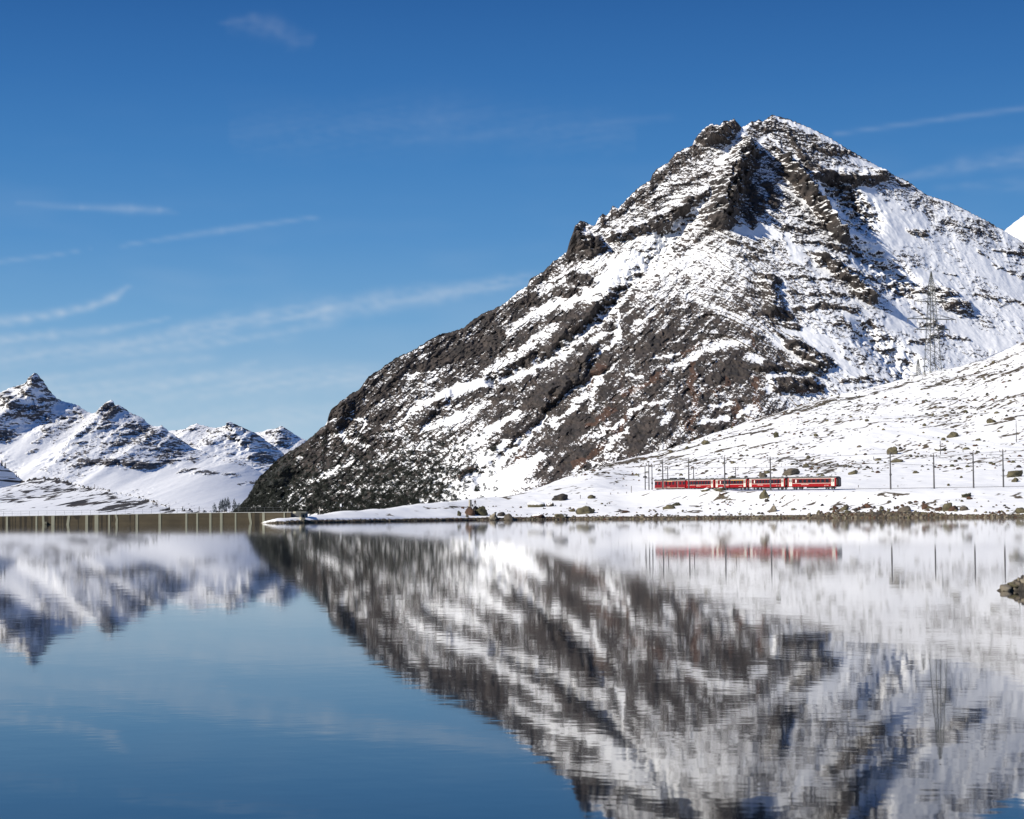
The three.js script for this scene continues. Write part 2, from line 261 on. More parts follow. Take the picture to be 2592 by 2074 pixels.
const peak = makeFace({
  name: 'mountain', label: 'tall dark rock mountain streaked with snow rising behind the railway', category: 'mountain',
  NX: 2048, NY: 1024, step: 2, scale: 0.30, profile: 1.22, jag: 1.2, dip: -0.10, relief: 1.2, hold: 0.655, noise: 1,
  ridge: sky0.map(([X, Y]) => [X, Y, RD(X)]),
  foot: [[520, 1640], [900, 1560], [1300, 1440], [1700, 1380], [2000, 1400], [2300, 1455], [2592, 1520], [3300, 1600]],
  fall: (x, y) => { const rx = 238 - 0.18 * (y - 200), w = smooth(rx + 30, rx - 90, x), hi = smooth(230, 330, y); return [0.69, 0.724, w * mix(1, 0.65, hi)]; },
  zone: (x, y, X, Y, D) => {
    const [px, py] = pixelOf(x, y, -D);
    let z = 0;
    z -= 0.50 * smooth(1290, 900, px - (py - 1100) * 0.6) + 0.22 * smooth(800, 650, px);          // the dark buttress over the dam
    z -= 0.52 * smooth(1180, 1380, px + (1150 - py) * 0.9) * smooth(2010, 1880, px) * smooth(680, 810, py);   // brown and dark lower centre
    z += 0.12 * smooth(1950, 2100, px) + 0.24 * smooth(2120, 2300, px) + 0.32 * fbm(N4, X / 120, Y / 90, 3) * smooth(1900, 2050, px);
    z += 0.10 * smooth(1200, 1400, px) * smooth(900, 700, py) * smooth(1950, 1800, px);
    return z;
  },
  brown: (x, y, a, b, D) => { const [px, py] = pixelOf(x, y, -D); return 0.30 * smooth(800, 960, py) * smooth(1150, 1350, px) * smooth(2150, 2000, px) + 0.12 * smooth(1000, 800, px); },
  scrub: (x, y, a, b, D) => { const [px, py] = pixelOf(x, y, -D); return 0.5 * smooth(1090, 1230, py + (px - 850) * 0.12) * smooth(1290, 1080, px) + 0.3 * smooth(800, 700, px); },
  marks: [
    // snow
    ['S', 1.1, [1791, 492, 8], [1760, 520, 16], [1720, 560, 26], [1675, 610, 34], [1630, 660, 42], [1575, 690, 44]], ['S', 0.55, [1560, 700, 30], [1480, 745, 26], [1400, 775, 22], [1340, 800, 18]], ['S', 0.6, [1690, 620, 22], [1600, 715, 20]],
    ['S', 0.9, [1605, 730, 4], [1560, 770, 12], [1512, 812, 18], [1431, 880, 19], [1340, 934, 19], [1247, 962, 17], [1166, 980, 14], [1097, 1013, 10], [1021, 1054, 7]], ['S', 0.5, [1400, 830, 22], [1300, 900, 20], [1230, 945, 16]], ['S', 0.55, [1340, 800, 14], [1260, 870, 8]],
    ['S', 0.95, [1550, 925, 4], [1537, 943, 5], [1480, 975, 6], [1421, 1004, 6], [1375, 1062, 7], [1340, 1096, 8], [1282, 1154, 13], [1212, 1212, 20], [1154, 1258, 24]], ['S', 0.8, [1317, 1045, 9], [1236, 1091, 15], [1190, 1130, 14]], ['S', 0.9, [1282, 1119, 11], [1201, 1189, 17], [1120, 1268, 20]],
    ['S', 0.95, [1365, 1160, 14], [1300, 1205, 28], [1220, 1250, 36]], ['S', 0.6, [1480, 1000, 9], [1440, 1040, 10], [1400, 1075, 8]], ['S', 0.7, [1500, 905, 6], [1560, 865, 8], [1573, 777, 3]], ['S', 0.75, [1540, 840, 12], [1500, 862, 12]],
    ['S', 0.7, [932, 1059, 4], [912, 1090, 5], [901, 1112, 6]], ['S', 0.7, [888, 1061, 4], [940, 1068, 4], [983, 1077, 4]], ['S', 0.8, [893, 1046, 3], [860, 1056, 4], [824, 1074, 4]], ['S', 0.55, [893, 1166, 10], [840, 1195, 10], [778, 1224, 9]], ['S', 0.6, [1034, 949, 4], [1062, 943, 6], [1100, 942, 6]], ['S', 0.45, [1060, 1090, 10], [1150, 1060, 12], [1230, 1020, 10]],
    ['S', 0.3, [900, 1190, 14], [1000, 1150, 12], [1080, 1120, 12]], ['S', 0.25, [880, 1240, 14], [1000, 1230, 14], [1100, 1240, 14]], ['S', 0.5, [850, 1090, 10], [880, 1115, 10], [930, 1128, 10]],
    ['S', 0.45, [1890, 322, 12], [1850, 372, 16], [1822, 412, 14]], ['S', 0.45, [1930, 350, 10], [1902, 384, 14], [1850, 420, 14]], ['S', 0.8, [1880, 584, 18], [1920, 585, 24], [1962, 592, 18]], ['S', 0.9, [1993, 547, 6], [1989, 605, 9], [2002, 632, 16], [2020, 655, 22]],
    ['S', 0.9, [1982, 477, 7], [2040, 519, 8], [2121, 566, 14], [2190, 620, 32], [2250, 670, 38]], ['S', 1.0, [2062, 468, 20], [2110, 505, 34], [2160, 540, 36]], ['S', 0.7, [2190, 489, 40], [2260, 585, 46], [2330, 560, 30]], ['S', 0.9, [1960, 297, 6], [2063, 338, 9], [2121, 366, 9]], ['S', 0.7, [2150, 400, 9], [2237, 431, 12]], ['S', 0.8, [1947, 345, 6], [1985, 388, 6], [2020, 426, 7]],
    ['S', 0.8, [2132, 627, 18], [2230, 695, 26], [2330, 700, 26]], ['S', 1.0, [2140, 790, 18], [2200, 850, 36], [2290, 925, 44]], ['S', 0.9, [2380, 822, 18], [2450, 845, 26], [2540, 875, 26]], ['S', 0.5, [2050, 860, 18], [2110, 905, 18], [2160, 940, 14]], ['S', 0.6, [1980, 830, 12], [2060, 850, 16], [2110, 870, 12]],
    ['S', 0.3, [1743, 748, 14], [1816, 784, 20], [1889, 812, 26], [1960, 855, 18]], ['S', 0.55, [1695, 931, 10], [1768, 899, 13], [1829, 872, 18], [1880, 868, 20]], ['S', 0.65, [1646, 906, 7], [1719, 896, 7]], ['S', 0.6, [1597, 828, 6], [1658, 790, 6]], ['S', 0.55, [1646, 860, 6], [1719, 862, 7]], ['S', 0.6, [1890, 902, 14], [1930, 912, 10]], ['S', 0.9, [1952, 958, 12], [1943, 992, 11]], ['S', 0.8, [1773, 1068, 8], [1841, 1060, 9]], ['S', 0.75, [1800, 1030, 6], [1848, 1021, 8]], ['S', 0.85, [1870, 1048, 10], [1898, 1033, 13]], ['S', 0.6, [1580, 950, 5], [1624, 955, 5]], ['S', 0.6, [1524, 1094, 8], [1573, 1070, 7]], ['S', 0.6, [1500, 1170, 8], [1560, 1110, 9], [1590, 1090, 8]], ['S', 0.55, [1650, 1085, 8], [1700, 1050, 7]], ['S', 0.5, [1520, 965, 10], [1500, 1000, 9], [1490, 1040, 7]], ['S', 0.5, [1590, 1040, 6], [1680, 1015, 7]],
    ['S', 0.35, [2450, 640, 40], [2560, 720, 40]], ['S', 0.5, [1970, 870, 16], [2050, 940, 6]],
    // bare rock
    ['R', 0.75, [1770, 352, 10], [1800, 330, 13], [1806, 345, 8]], ['R', 0.85, [1826, 345, 12], [1838, 322, 10], [1864, 318, 12]], ['R', 0.6, [1700, 402, 10], [1740, 388, 8]], ['R', 0.65, [1536, 606, 10], [1590, 592, 12], [1640, 577, 14], [1698, 543, 16], [1750, 512, 13], [1782, 494, 8]], ['R', 0.5, [1640, 520, 8], [1720, 470, 10], [1790, 440, 10]], ['R', 0.5, [1670, 450, 10], [1720, 425, 10]],
    ['R', 0.95, [1464, 575, 12], [1455, 620, 20], [1448, 640, 16]], ['R', 0.85, [1500, 600, 12], [1515, 632, 18], [1480, 650, 16]], ['R', 0.8, [1526, 550, 7], [1532, 570, 8]], ['R', 0.7, [1396, 678, 12], [1362, 712, 13]], ['R', 0.7, [1450, 700, 16], [1490, 712, 18]], ['R', 0.5, [1420, 745, 12], [1460, 738, 10]], ['R', 0.4, [1300, 780, 12], [1340, 755, 16]],
    ['R', 1.0, [1872, 445, 22], [1908, 500, 27], [1915, 530, 20]], ['R', 0.95, [1850, 510, 22], [1838, 545, 20], [1808, 572, 12]], ['R', 0.9, [1947, 470, 14], [1958, 520, 16]], ['R', 0.6, [1790, 585, 10], [1760, 610, 8]], ['R', 0.75, [1925, 390, 8], [1908, 425, 11]], ['R', 0.8, [1959, 373, 8], [1993, 398, 8]], ['R', 0.85, [1985, 440, 9], [2030, 480, 10], [2066, 514, 9]], ['R', 0.6, [1950, 420, 9], [1990, 450, 8]],
    ['R', 0.85, [1998, 340, 8], [2018, 376, 11], [2045, 415, 13], [2098, 442, 14], [2167, 457, 15], [2214, 457, 15], [2240, 448, 8]], ['R', 0.6, [2060, 372, 10], [2105, 388, 12], [2150, 386, 7]], ['R', 0.45, [1940, 325, 8], [2000, 330, 6]], ['R', 0.6, [2225, 436, 6], [2300, 470, 6]],
    ['R', 0.75, [1990, 577, 9], [2051, 586, 11]], ['R', 0.6, [2017, 547, 9], [2050, 560, 8], [2121, 593, 7]], ['R', 0.5, [2017, 610, 8], [2080, 616, 8], [2144, 635, 9]], ['R', 0.55, [2051, 637, 7], [2121, 676, 10], [2165, 690, 8]], ['R', 0.6, [1843, 612, 8], [1912, 630, 8]], ['R', 0.45, [1870, 650, 9], [1930, 640, 10]],
    ['R', 0.7, [1910, 690, 9], [1968, 712, 14]], ['R', 0.65, [1905, 745, 12], [1960, 742, 10]], ['R', 0.55, [1997, 742, 6], [2095, 746, 7]], ['R', 0.8, [2115, 745, 9], [2200, 748, 12]], ['R', 0.8, [1930, 790, 12], [1995, 798, 13]], ['R', 0.75, [2010, 786, 9], [2090, 775, 10], [2175, 786, 9]], ['R', 0.65, [2095, 816, 7], [2148, 822, 8]], ['R', 0.65, [1973, 822, 6], [2017, 828, 8]], ['R', 0.55, [2000, 700, 8], [2080, 706, 8], [2130, 700, 8]], ['R', 0.5, [2190, 700, 6], [2240, 716, 7]], ['R', 0.5, [2260, 720, 5], [2290, 730, 6]],
    ['R', 0.85, [1975, 850, 8], [2030, 880, 12], [2105, 918, 12]], ['R', 0.8, [1912, 927, 10], [1990, 925, 11], [2072, 932, 10]], ['R', 0.9, [1975, 970, 16], [2030, 968, 20], [2075, 985, 14]], ['R', 0.6, [2131, 965, 6], [2180, 960, 8], [2241, 963, 6]], ['R', 0.5, [2250, 950, 5], [2300, 960, 5]],
    ['R', 0.7, [2311, 738, 6], [2370, 735, 12], [2420, 745, 10]], ['R', 0.7, [2395, 775, 8], [2440, 772, 10]], ['R', 0.45, [2310, 780, 6], [2360, 810, 8]], ['R', 0.6, [2330, 822, 9], [2380, 826, 8]], ['R', 0.55, [2300, 868, 8], [2355, 862, 10], [2375, 840, 9]], ['R', 0.45, [2400, 850, 8], [2450, 862, 7]], ['R', 0.6, [2300, 585, 8], [2345, 594, 8]], ['R', 0.6, [2510, 632, 5], [2590, 642, 8]], ['R', 0.45, [2480, 640, 5], [2500, 648, 5]], ['R', 0.5, [2510, 670, 5], [2587, 700, 7]], ['R', 0.5, [2467, 745, 5], [2548, 758, 6], [2600, 770, 8]], ['R', 0.4, [2390, 690, 5], [2420, 696, 5]], ['R', 0.4, [2220, 880, 6], [2260, 890, 6]], ['R', 0.3, [2400, 560, 12], [2520, 600, 10]],
    ['R', 0.7, [1505, 775, 12], [1475, 797, 11], [1430, 830, 8]], ['R', 0.6, [1398, 811, 8], [1444, 800, 9]], ['R', 0.65, [1351, 755, 15], [1335, 770, 10]], ['R', 0.6, [1262, 845, 18], [1238, 874, 18], [1200, 890, 14]], ['R', 0.5, [1170, 880, 16], [1130, 905, 18], [1070, 930, 14]], ['R', 0.75, [1498, 890, 9], [1475, 915, 12], [1440, 950, 14]], ['R', 0.85, [1440, 965, 18], [1395, 980, 20], [1350, 1000, 18]], ['R', 0.55, [1340, 1020, 18], [1390, 1030, 16]], ['R', 0.5, [1250, 1010, 12], [1300, 1005, 10]], ['R', 0.55, [1100, 1050, 12], [1145, 1045, 10]], ['R', 0.45, [1440, 1095, 22], [1500, 1060, 16]], ['R', 0.45, [1420, 1170, 22], [1500, 1140, 18]], ['R', 0.4, [1620, 900, 20], [1700, 840, 20]], ['R', 0.35, [1800, 960, 24], [1880, 950, 24]], ['R', 0.4, [1640, 1070, 20], [1600, 1130, 18]], ['R', 0.4, [1820, 1090, 14], [1860, 1080, 10]], ['R', 0.45, [1245, 1130, 8], [1290, 1090, 8]], ['R', 0.6, [1166, 1202, 10], [1197, 1185, 10]],
    ['R', 0.6, [960, 1000, 12], [1000, 960, 14], [1050, 905, 14]], ['R', 0.5, [850, 1050, 10], [880, 1020, 14], [920, 990, 12]], ['R', 0.6, [690, 1220, 24], [740, 1190, 20]], ['R', 0.5, [950, 1060, 14], [985, 1050, 12]],
    ['R', 0.45, [1360, 700, 18], [1440, 650, 16]], ['R', 0.55, [1560, 540, 16], [1640, 480, 16], [1700, 420, 18], [1760, 380, 16]], ['R', 0.4, [1590, 560, 14], [1690, 500, 16]], ['R', 0.7, [1900, 560, 16], [1890, 530, 20]],
    // autumn grass
    ['B', 0.9, [1755, 911, 8], [1750, 972, 10], [1763, 1033, 10], [1743, 1082, 12]], ['B', 0.8, [1768, 870, 6], [1731, 899, 7]], ['B', 0.9, [1916, 960, 8], [1909, 1033, 10], [1900, 1080, 9]], ['B', 0.8, [1895, 825, 5], [1911, 880, 5]], ['B', 0.7, [1573, 1004, 9], [1646, 967, 9], [1682, 935, 9]], ['B', 0.8, [1549, 1040, 12], [1512, 1062, 13]], ['B', 0.8, [1585, 1052, 8], [1561, 1094, 9]], ['B', 0.7, [1860, 1020, 6], [1858, 1080, 8]], ['B', 0.7, [2020, 990, 8], [2074, 1004, 8]], ['B', 0.8, [1540, 1036, 8], [1490, 1085, 8]], ['B', 0.8, [1525, 1128, 9], [1456, 1184, 9]], ['B', 0.8, [1166, 1202, 11], [1195, 1187, 12]], ['B', 0.7, [1328, 1138, 8], [1300, 1168, 8]], ['B', 0.6, [1520, 930, 12], [1490, 980, 10]], ['B', 0.5, [1640, 820, 12], [1680, 790, 10]], ['B', 0.6, [2080, 900, 6], [2130, 950, 6]], ['B', 0.6, [2320, 905, 5], [2350, 925, 5]], ['B', 0.5, [1810, 1000, 10], [1840, 960, 10]],
    // relief: ribs stand towards the lake, bowls and gullies away from it
    ['P', 46, [1890, 370, 22], [1852, 450, 34], [1822, 545, 34]], ['P', 40, [1990, 410, 16], [2035, 470, 22], [2075, 525, 20], [2130, 600, 16]], ['P', -24, [2120, 480, 44], [2180, 545, 54]], ['P', 9, [2060, 440, 14], [2180, 450, 18], [2240, 440, 12]], ['P', -18, [1740, 560, 26], [1640, 670, 36], [1540, 790, 26], [1420, 890, 22], [1250, 965, 18]],
    ['P', 14, [1560, 600, 16], [1680, 555, 20], [1780, 490, 16]], ['P', 26, [1460, 600, 20], [1505, 620, 20]], ['P', 22, [1830, 335, 26], [1790, 350, 20]], ['P', 9, [1540, 750, 14], [1480, 800, 18], [1420, 845, 14]], ['P', 12, [1500, 880, 16], [1440, 950, 26], [1380, 1010, 24]], ['P', -12, [1530, 945, 10], [1421, 1005, 10], [1340, 1096, 12], [1212, 1212, 24]], ['P', 12, [1130, 1010, 22], [1050, 1070, 22]], ['P', 16, [2000, 870, 14], [2080, 920, 16]], ['P', 14, [1960, 970, 22], [2050, 970, 22]], ['P', 12, [1920, 930, 12], [2060, 935, 14]], ['P', 24, [2080, 650, 18], [2150, 700, 20], [2200, 750, 20]], ['P', -20, [2180, 640, 40], [2280, 720, 50]], ['P', 18, [2390, 750, 30], [2430, 775, 26]], ['P', -18, [2200, 850, 40], [2290, 930, 46]], ['P', 14, [1940, 710, 20], [1960, 790, 20]], ['P', 9, [690, 1225, 16], [720, 1190, 14]], ['P', -8, [745, 1215, 14], [715, 1260, 12]], ['P', 14, [850, 1080, 14], [880, 1020, 14]],
  ],
});

// ------------------------------------------------------------------ far mountains
const far = (name, label, d, pts, foot, extra) => makeFace({ name, label, category: 'mountain', NX: 1024, NY: 512, step: 2, profile: 1.15, jag: 2.0, blur: 10, relief: 2.4, hold: 0.645, noise: 1.35, y0: 0, ridge: pts.map(([X, Y]) => [X, Y, d]), foot, rockA: [0.075, 0.071, 0.076], rockB: [0.125, 0.112, 0.108], ...extra });  // paler, bluer rock than the near mountain: distance haze put into its colour
far('snowy_peak', 'sharp white pyramid peak and its broad snowy shoulder far behind the dam', 5200,
  [[-260, 1090], [-120, 1040], [-40, 1012], [0, 1003], [11, 996], [20, 985], [28, 981], [46, 976], [61, 972], [74, 961], [82, 951], [93, 945], [100, 948], [111, 961], [122, 977], [135, 996], [148, 1009], [160, 1016], [178, 1020], [197, 1026], [210, 1035], [221, 1042], [234, 1046], [245, 1044], [256, 1031], [267, 1018], [282, 1013], [289, 1016], [295, 1028], [304, 1025], [315, 1033], [334, 1046], [353, 1054], [365, 1061], [377, 1074], [390, 1080], [400, 1079], [409, 1077], [420, 1085], [430, 1094], [446, 1103], [463, 1116], [483, 1133], [511, 1142], [534, 1150], [567, 1155], [595, 1161], [623, 1174], [660, 1196], [690, 1215], [740, 1255], [820, 1300], [860, 1318]],
  [[-260, 3900], [100, 3700], [300, 3500], [450, 3400], [600, 3500], [860, 3900]],
  { scale: 0.62, marks: [
    ['S', 0.8, [70, 1000, 10], [85, 1030, 14], [60, 1010, 8]], ['S', 0.9, [100, 985, 6], [112, 1000, 10]], ['S', 0.9, [150, 1030, 10], [190, 1050, 10], [150, 1045, 8]], ['S', 1, [20, 1100, 26], [100, 1190, 34]], ['S', 1, [230, 1050, 5], [180, 1095, 14], [110, 1160, 26]], ['S', 1, [310, 1045, 8], [300, 1058, 10]], ['S', 0.7, [250, 1090, 12], [200, 1120, 14]], ['S', 1, [380, 1200, 30], [520, 1240, 36], [620, 1250, 30]], ['S', 0.9, [250, 1200, 30], [330, 1230, 30]], ['S', 0.8, [480, 1170, 14], [560, 1190, 22], [640, 1230, 20]], ['S', 0.7, [40, 1070, 16], [90, 1090, 12]],
    ['R', 0.55, [84, 958, 6], [96, 966, 8], [104, 976, 6]], ['R', 0.4, [15, 1002, 9], [38, 1018, 8], [62, 1040, 8]], ['R', 0.4, [22, 985, 6], [60, 975, 5]], ['R', 0.6, [75, 1028, 6], [100, 1040, 9], [118, 1062, 6]], ['R', 0.5, [112, 1070, 5], [125, 1100, 6], [95, 1120, 6]], ['R', 0.9, [0, 1095, 14], [24, 1108, 12], [32, 1114, 6]], ['R', 0.85, [262, 1040, 9], [280, 1030, 13], [300, 1038, 9], [270, 1062, 9]], ['R', 0.55, [205, 1100, 5], [250, 1085, 6], [290, 1080, 5]], ['R', 0.65, [330, 1078, 10], [365, 1085, 12], [390, 1105, 12]], ['R', 0.5, [300, 1098, 8], [350, 1098, 9]], ['R', 0.5, [190, 1125, 5], [230, 1118, 5]], ['R', 0.5, [215, 1150, 12], [160, 1165, 8]], ['R', 0.5, [270, 1125, 12], [350, 1120, 12], [400, 1125, 9]], ['R', 0.9, [210, 1163, 8], [235, 1172, 10], [290, 1166, 14], [340, 1175, 12], [395, 1180, 11], [416, 1176, 7]], ['R', 0.6, [180, 1182, 8], [205, 1182, 8]], ['R', 0.6, [430, 1140, 12], [460, 1150, 10]], ['R', 0.7, [400, 1138, 8], [430, 1172, 8], [450, 1168, 6]], ['R', 0.8, [475, 1190, 6], [510, 1194, 9], [545, 1198, 7]], ['R', 0.5, [480, 1160, 8], [500, 1168, 6]], ['R', 0.5, [115, 1185, 5], [128, 1190, 5]], ['R', 0.4, [560, 1200, 5], [600, 1205, 5]], ['R', 0.5, [625, 1222, 6], [650, 1226, 6]], ['R', 0.5, [75, 1145, 5], [95, 1140, 5]],
    ['P', 36, [93, 950, 16], [110, 1010, 20], [90, 1045, 12]], ['P', -60, [40, 1010, 20], [70, 1040, 16]], ['P', 45, [10, 1000, 14], [40, 1020, 14], [65, 1045, 12]], ['P', -40, [20, 1070, 26], [60, 1090, 20]], ['P', -50, [140, 1060, 16], [180, 1060, 16]], ['P', 26, [280, 1030, 18], [300, 1100, 40], [320, 1150, 50]], ['P', 40, [290, 1166, 14], [400, 1178, 14]], ['P', -40, [180, 1100, 20], [110, 1165, 30]], ['P', 30, [430, 1120, 26], [470, 1160, 20], [520, 1190, 18]], ['P', -40, [470, 1130, 20], [540, 1170, 24]]] });
far('snowy_peak', 'rounded snowy mountain with a shaded right flank between the pyramid peak and the dark mountain', 7400,
  [[300, 1160], [360, 1120], [400, 1100], [430, 1090], [452, 1089], [469, 1086], [482, 1077], [498, 1072], [511, 1076], [530, 1081], [545, 1083], [558, 1081], [578, 1074], [591, 1071], [604, 1077], [623, 1085], [647, 1096], [669, 1113], [688, 1126], [712, 1146], [719, 1153], [760, 1180], [800, 1215], [850, 1260]],
  [[300, 5800], [560, 5500], [640, 5700], [850, 7000]],
  { NX: 768, NY: 384, scale: 0.9, y0: 100, marks: [['S', 0.8, [580, 1120, 12], [600, 1130, 14], [620, 1150, 14]], ['S', 0.7, [600, 1090, 8], [640, 1120, 8]], ['S', 0.6, [520, 1130, 12], [560, 1145, 10]], ['R', 0.5, [470, 1090, 6], [500, 1086, 5]], ['R', 0.6, [530, 1090, 6], [550, 1095, 8]], ['R', 0.55, [520, 1110, 8], [535, 1122, 8]], ['R', 0.5, [570, 1100, 6], [598, 1105, 8]], ['R', 0.5, [490, 1125, 8], [505, 1135, 6]], ['R', 0.7, [640, 1162, 10], [660, 1155, 10], [690, 1170, 12]], ['R', 0.5, [635, 1110, 4], [650, 1130, 5]], ['R', 0.4, [570, 1128, 4], [575, 1132, 4]], ['P', 120, [595, 1075, 16], [630, 1110, 18], [665, 1150, 18], [690, 1180, 16]], ['P', -90, [660, 1100, 14], [690, 1135, 14], [720, 1170, 14]], ['P', -60, [560, 1130, 20], [590, 1150, 20]]] });
far('snowy_peak', 'small distant white peak with a flat left crest just left of the dark mountain', 9600,
  [[560, 1170], [600, 1130], [625, 1104], [641, 1096], [667, 1092], [678, 1087], [700, 1085], [708, 1084], [714, 1079], [727, 1085], [743, 1098], [762, 1109], [773, 1113], [820, 1142], [880, 1190]],
  [[560, 7900], [720, 7600], [880, 8600]],
  { NX: 512, NY: 320, scale: 1.2, y0: 150, marks: [['R', 0.6, [678, 1096, 4], [720, 1096, 4]], ['R', 0.5, [690, 1102, 4], [705, 1103, 4]], ['R', 0.6, [712, 1112, 5], [730, 1112, 6]], ['R', 0.5, [690, 1120, 4], [735, 1130, 5]], ['R', 0.5, [720, 1135, 5], [745, 1125, 5]], ['P', 80, [714, 1080, 12], [720, 1120, 14]]] });
far('snowy_peak', 'plain white snow slope at the far right behind the mountain shoulder', 4200,
  [[2420, 690], [2500, 622], [2549, 577], [2592, 543], [2640, 505], [2700, 470], [2800, 430], [2950, 480], [3150, 640]],
  [[2420, 3400], [2700, 3200], [3150, 3500]],
  { NX: 512, NY: 320, scale: 0.85, y0: 200, hold: 0.5, marks: [['S', 1, [2549, 600, 60], [2800, 560, 200]]] });
// nearer rises on the left, beyond the dam
makeFace({ name: 'hill', label: 'dark shaded hillside with small trees at the far left edge', category: 'hillside', NX: 384, NY: 256, step: 2, scale: 0.4, profile: 1.1, jag: 0.5, hold: 0.45, noise: 1.2, y0: 0, zone: () => 0.5,
  ridge: [[-220, 1040], [-120, 1100], [-40, 1148], [0, 1172], [16, 1183], [35, 1197], [42, 1205], [57, 1216], [70, 1240], [90, 1270], [110, 1300]].map(([X, Y]) => [X, Y, 1900 + (X + 220) * 1.2]), foot: [[-220, 1150], [0, 1650], [60, 1950], [110, 2250]],
  marks: [['R', 0.4, [0, 1185, 5], [40, 1210, 6]], ['R', 0.5, [5, 1205, 5], [30, 1225, 6]]], brown: () => -0.2 });
const knoll = makeFace({ name: 'hill', label: 'low snowy knoll dotted with dark outcrops just beyond the dam on the left', category: 'hill', NX: 1536, NY: 384, step: 2, scale: 0.15, profile: 1.3, jag: 1.2, dip: -0.16, relief: 1.2, hold: 0.62, noise: 1.25, rockGain: 1.5, y0: 0,
  ridge: [[-160, 1290, 700], [-80, 1268, 760], [0, 1254, 800], [18, 1236, 810], [52, 1222, 815], [74, 1214, 815], [108, 1208, 815], [120, 1213, 812], [141, 1209, 810], [163, 1215, 805], [178, 1221, 800], [193, 1230, 795], [223, 1234, 780], [260, 1239, 765], [289, 1245, 755], [315, 1252, 745], [352, 1259, 735], [371, 1267, 725], [390, 1270, 715], [400, 1278, 710], [418, 1280, 705], [431, 1288, 700], [446, 1295, 690], [474, 1292, 690], [504, 1294, 695], [548, 1296, 700], [580, 1298, 700], [680, 1303, 700], [760, 1306, 700]], foot: [[-160, 520], [200, 540], [500, 590], [760, 640]], rockA: [0.022, 0.02, 0.02], rockB: [0.07, 0.056, 0.045],
  zone: (x, y) => -0.24, marks: [['S', 0.5, [40, 1270, 12], [160, 1275, 10]], ['S', 0.6, [20, 1295, 8], [200, 1296, 8], [400, 1300, 6]], ['R', 0.9, [85, 1212, 4], [112, 1212, 6], [130, 1220, 4]], ['R', 0.9, [145, 1212, 4], [165, 1220, 6], [178, 1228, 4]], ['R', 0.8, [62, 1214, 4], [78, 1214, 3]], ['R', 0.7, [70, 1222, 3], [100, 1226, 5]], ['R', 0.7, [60, 1246, 3], [80, 1248, 3]], ['R', 0.9, [38, 1262, 3], [75, 1257, 4], [110, 1258, 4], [130, 1263, 3]], ['R', 0.9, [0, 1264, 4], [20, 1270, 4], [30, 1276, 3]], ['R', 0.9, [142, 1248, 4], [165, 1248, 5]], ['R', 0.95, [176, 1275, 5], [200, 1270, 6], [226, 1278, 6]], ['R', 0.8, [240, 1272, 4], [258, 1276, 6]], ['R', 0.95, [272, 1282, 5], [285, 1287, 7], [302, 1292, 6]], ['R', 0.7, [250, 1248, 4], [270, 1250, 4]], ['R', 0.7, [285, 1256, 4], [300, 1262, 4]], ['R', 0.7, [305, 1268, 4], [320, 1272, 4], [335, 1284, 4]], ['R', 0.7, [350, 1272, 4], [370, 1274, 4]], ['R', 0.6, [375, 1284, 3], [392, 1276, 3]], ['R', 0.6, [137, 1262, 2], [158, 1264, 2]], ['R', 0.5, [420, 1284, 3], [432, 1290, 3]], ['R', 0.5, [470, 1296, 2], [540, 1298, 2]], ['R', 0.6, [215, 1232, 2], [235, 1238, 2]], ['R', 0.6, [100, 1238, 3], [120, 1232, 3]], ['R', 0.6, [140, 1236, 2], [175, 1242, 3]], ['R', 0.5, [225, 1250, 2], [245, 1246, 2]]] });
// ------------------------------------------------------------------ ground and lake
tag(mesh('ground', new THREE.CircleGeometry(30000, 96).rotateX(-Math.PI / 2).translate(0, -6, -2000), std(0.8, 0.81, 0.83, 0.95)), 'snow covered valley floor around and beyond the lake', 'ground', null, 'structure');
const lakeMat = new THREE.MeshPhysicalMaterial({ color: new THREE.Color().setRGB(0.002, 0.006, 0.013), roughness: 0.030, metalness: 0, ior: 1.33 });
{
  const n = 512, h = new Uint8Array(n * n * 4), r = rng(5), waves = [];
  // short crossing ripples, every one whole on the tile so that it joins up
  for (let i = 0; i < 80; i++) { const k = 3 + 50 * r() ** 1.6, a = (r() - 0.5) * 2.4 + Math.PI / 2; waves.push([Math.round(k * Math.cos(a)), Math.round(k * Math.sin(a)), r() * 6.283, 1 / (2 + k) ** 0.9]); }
  const f = new Float32Array(n * n); let mx = 0;
  const cx = [], sx = [];
  for (const [kx, ky, ph, am] of waves) {
    const A = new Float32Array(n), B = new Float32Array(n), C = new Float32Array(n), D = new Float32Array(n);
    for (let i = 0; i < n; i++) { const p = 2 * Math.PI * kx * i / n + ph, q = 2 * Math.PI * ky * i / n; A[i] = Math.cos(p); B[i] = Math.sin(p); C[i] = Math.cos(q); D[i] = Math.sin(q); }
    for (let j = 0; j < n; j++) for (let i = 0; i < n; i++) f[j * n + i] += am * (A[i] * C[j] - B[i] * D[j]);
  }
  for (const v of f) mx = Math.max(mx, Math.abs(v));
  for (let i = 0; i < n * n; i++) { const v = Math.round(127.5 + 127 * f[i] / mx); h[i * 4] = h[i * 4 + 1] = h[i * 4 + 2] = v; h[i * 4 + 3] = 255; }
  const t = new THREE.DataTexture(h, n, n); t.wrapS = t.wrapT = THREE.RepeatWrapping; t.magFilter = THREE.LinearFilter; t.needsUpdate = true;
  lakeMat.bumpMap = t; lakeMat.bumpScale = 0.0008; t.repeat.set(1 / 7, 1 / 7);
}
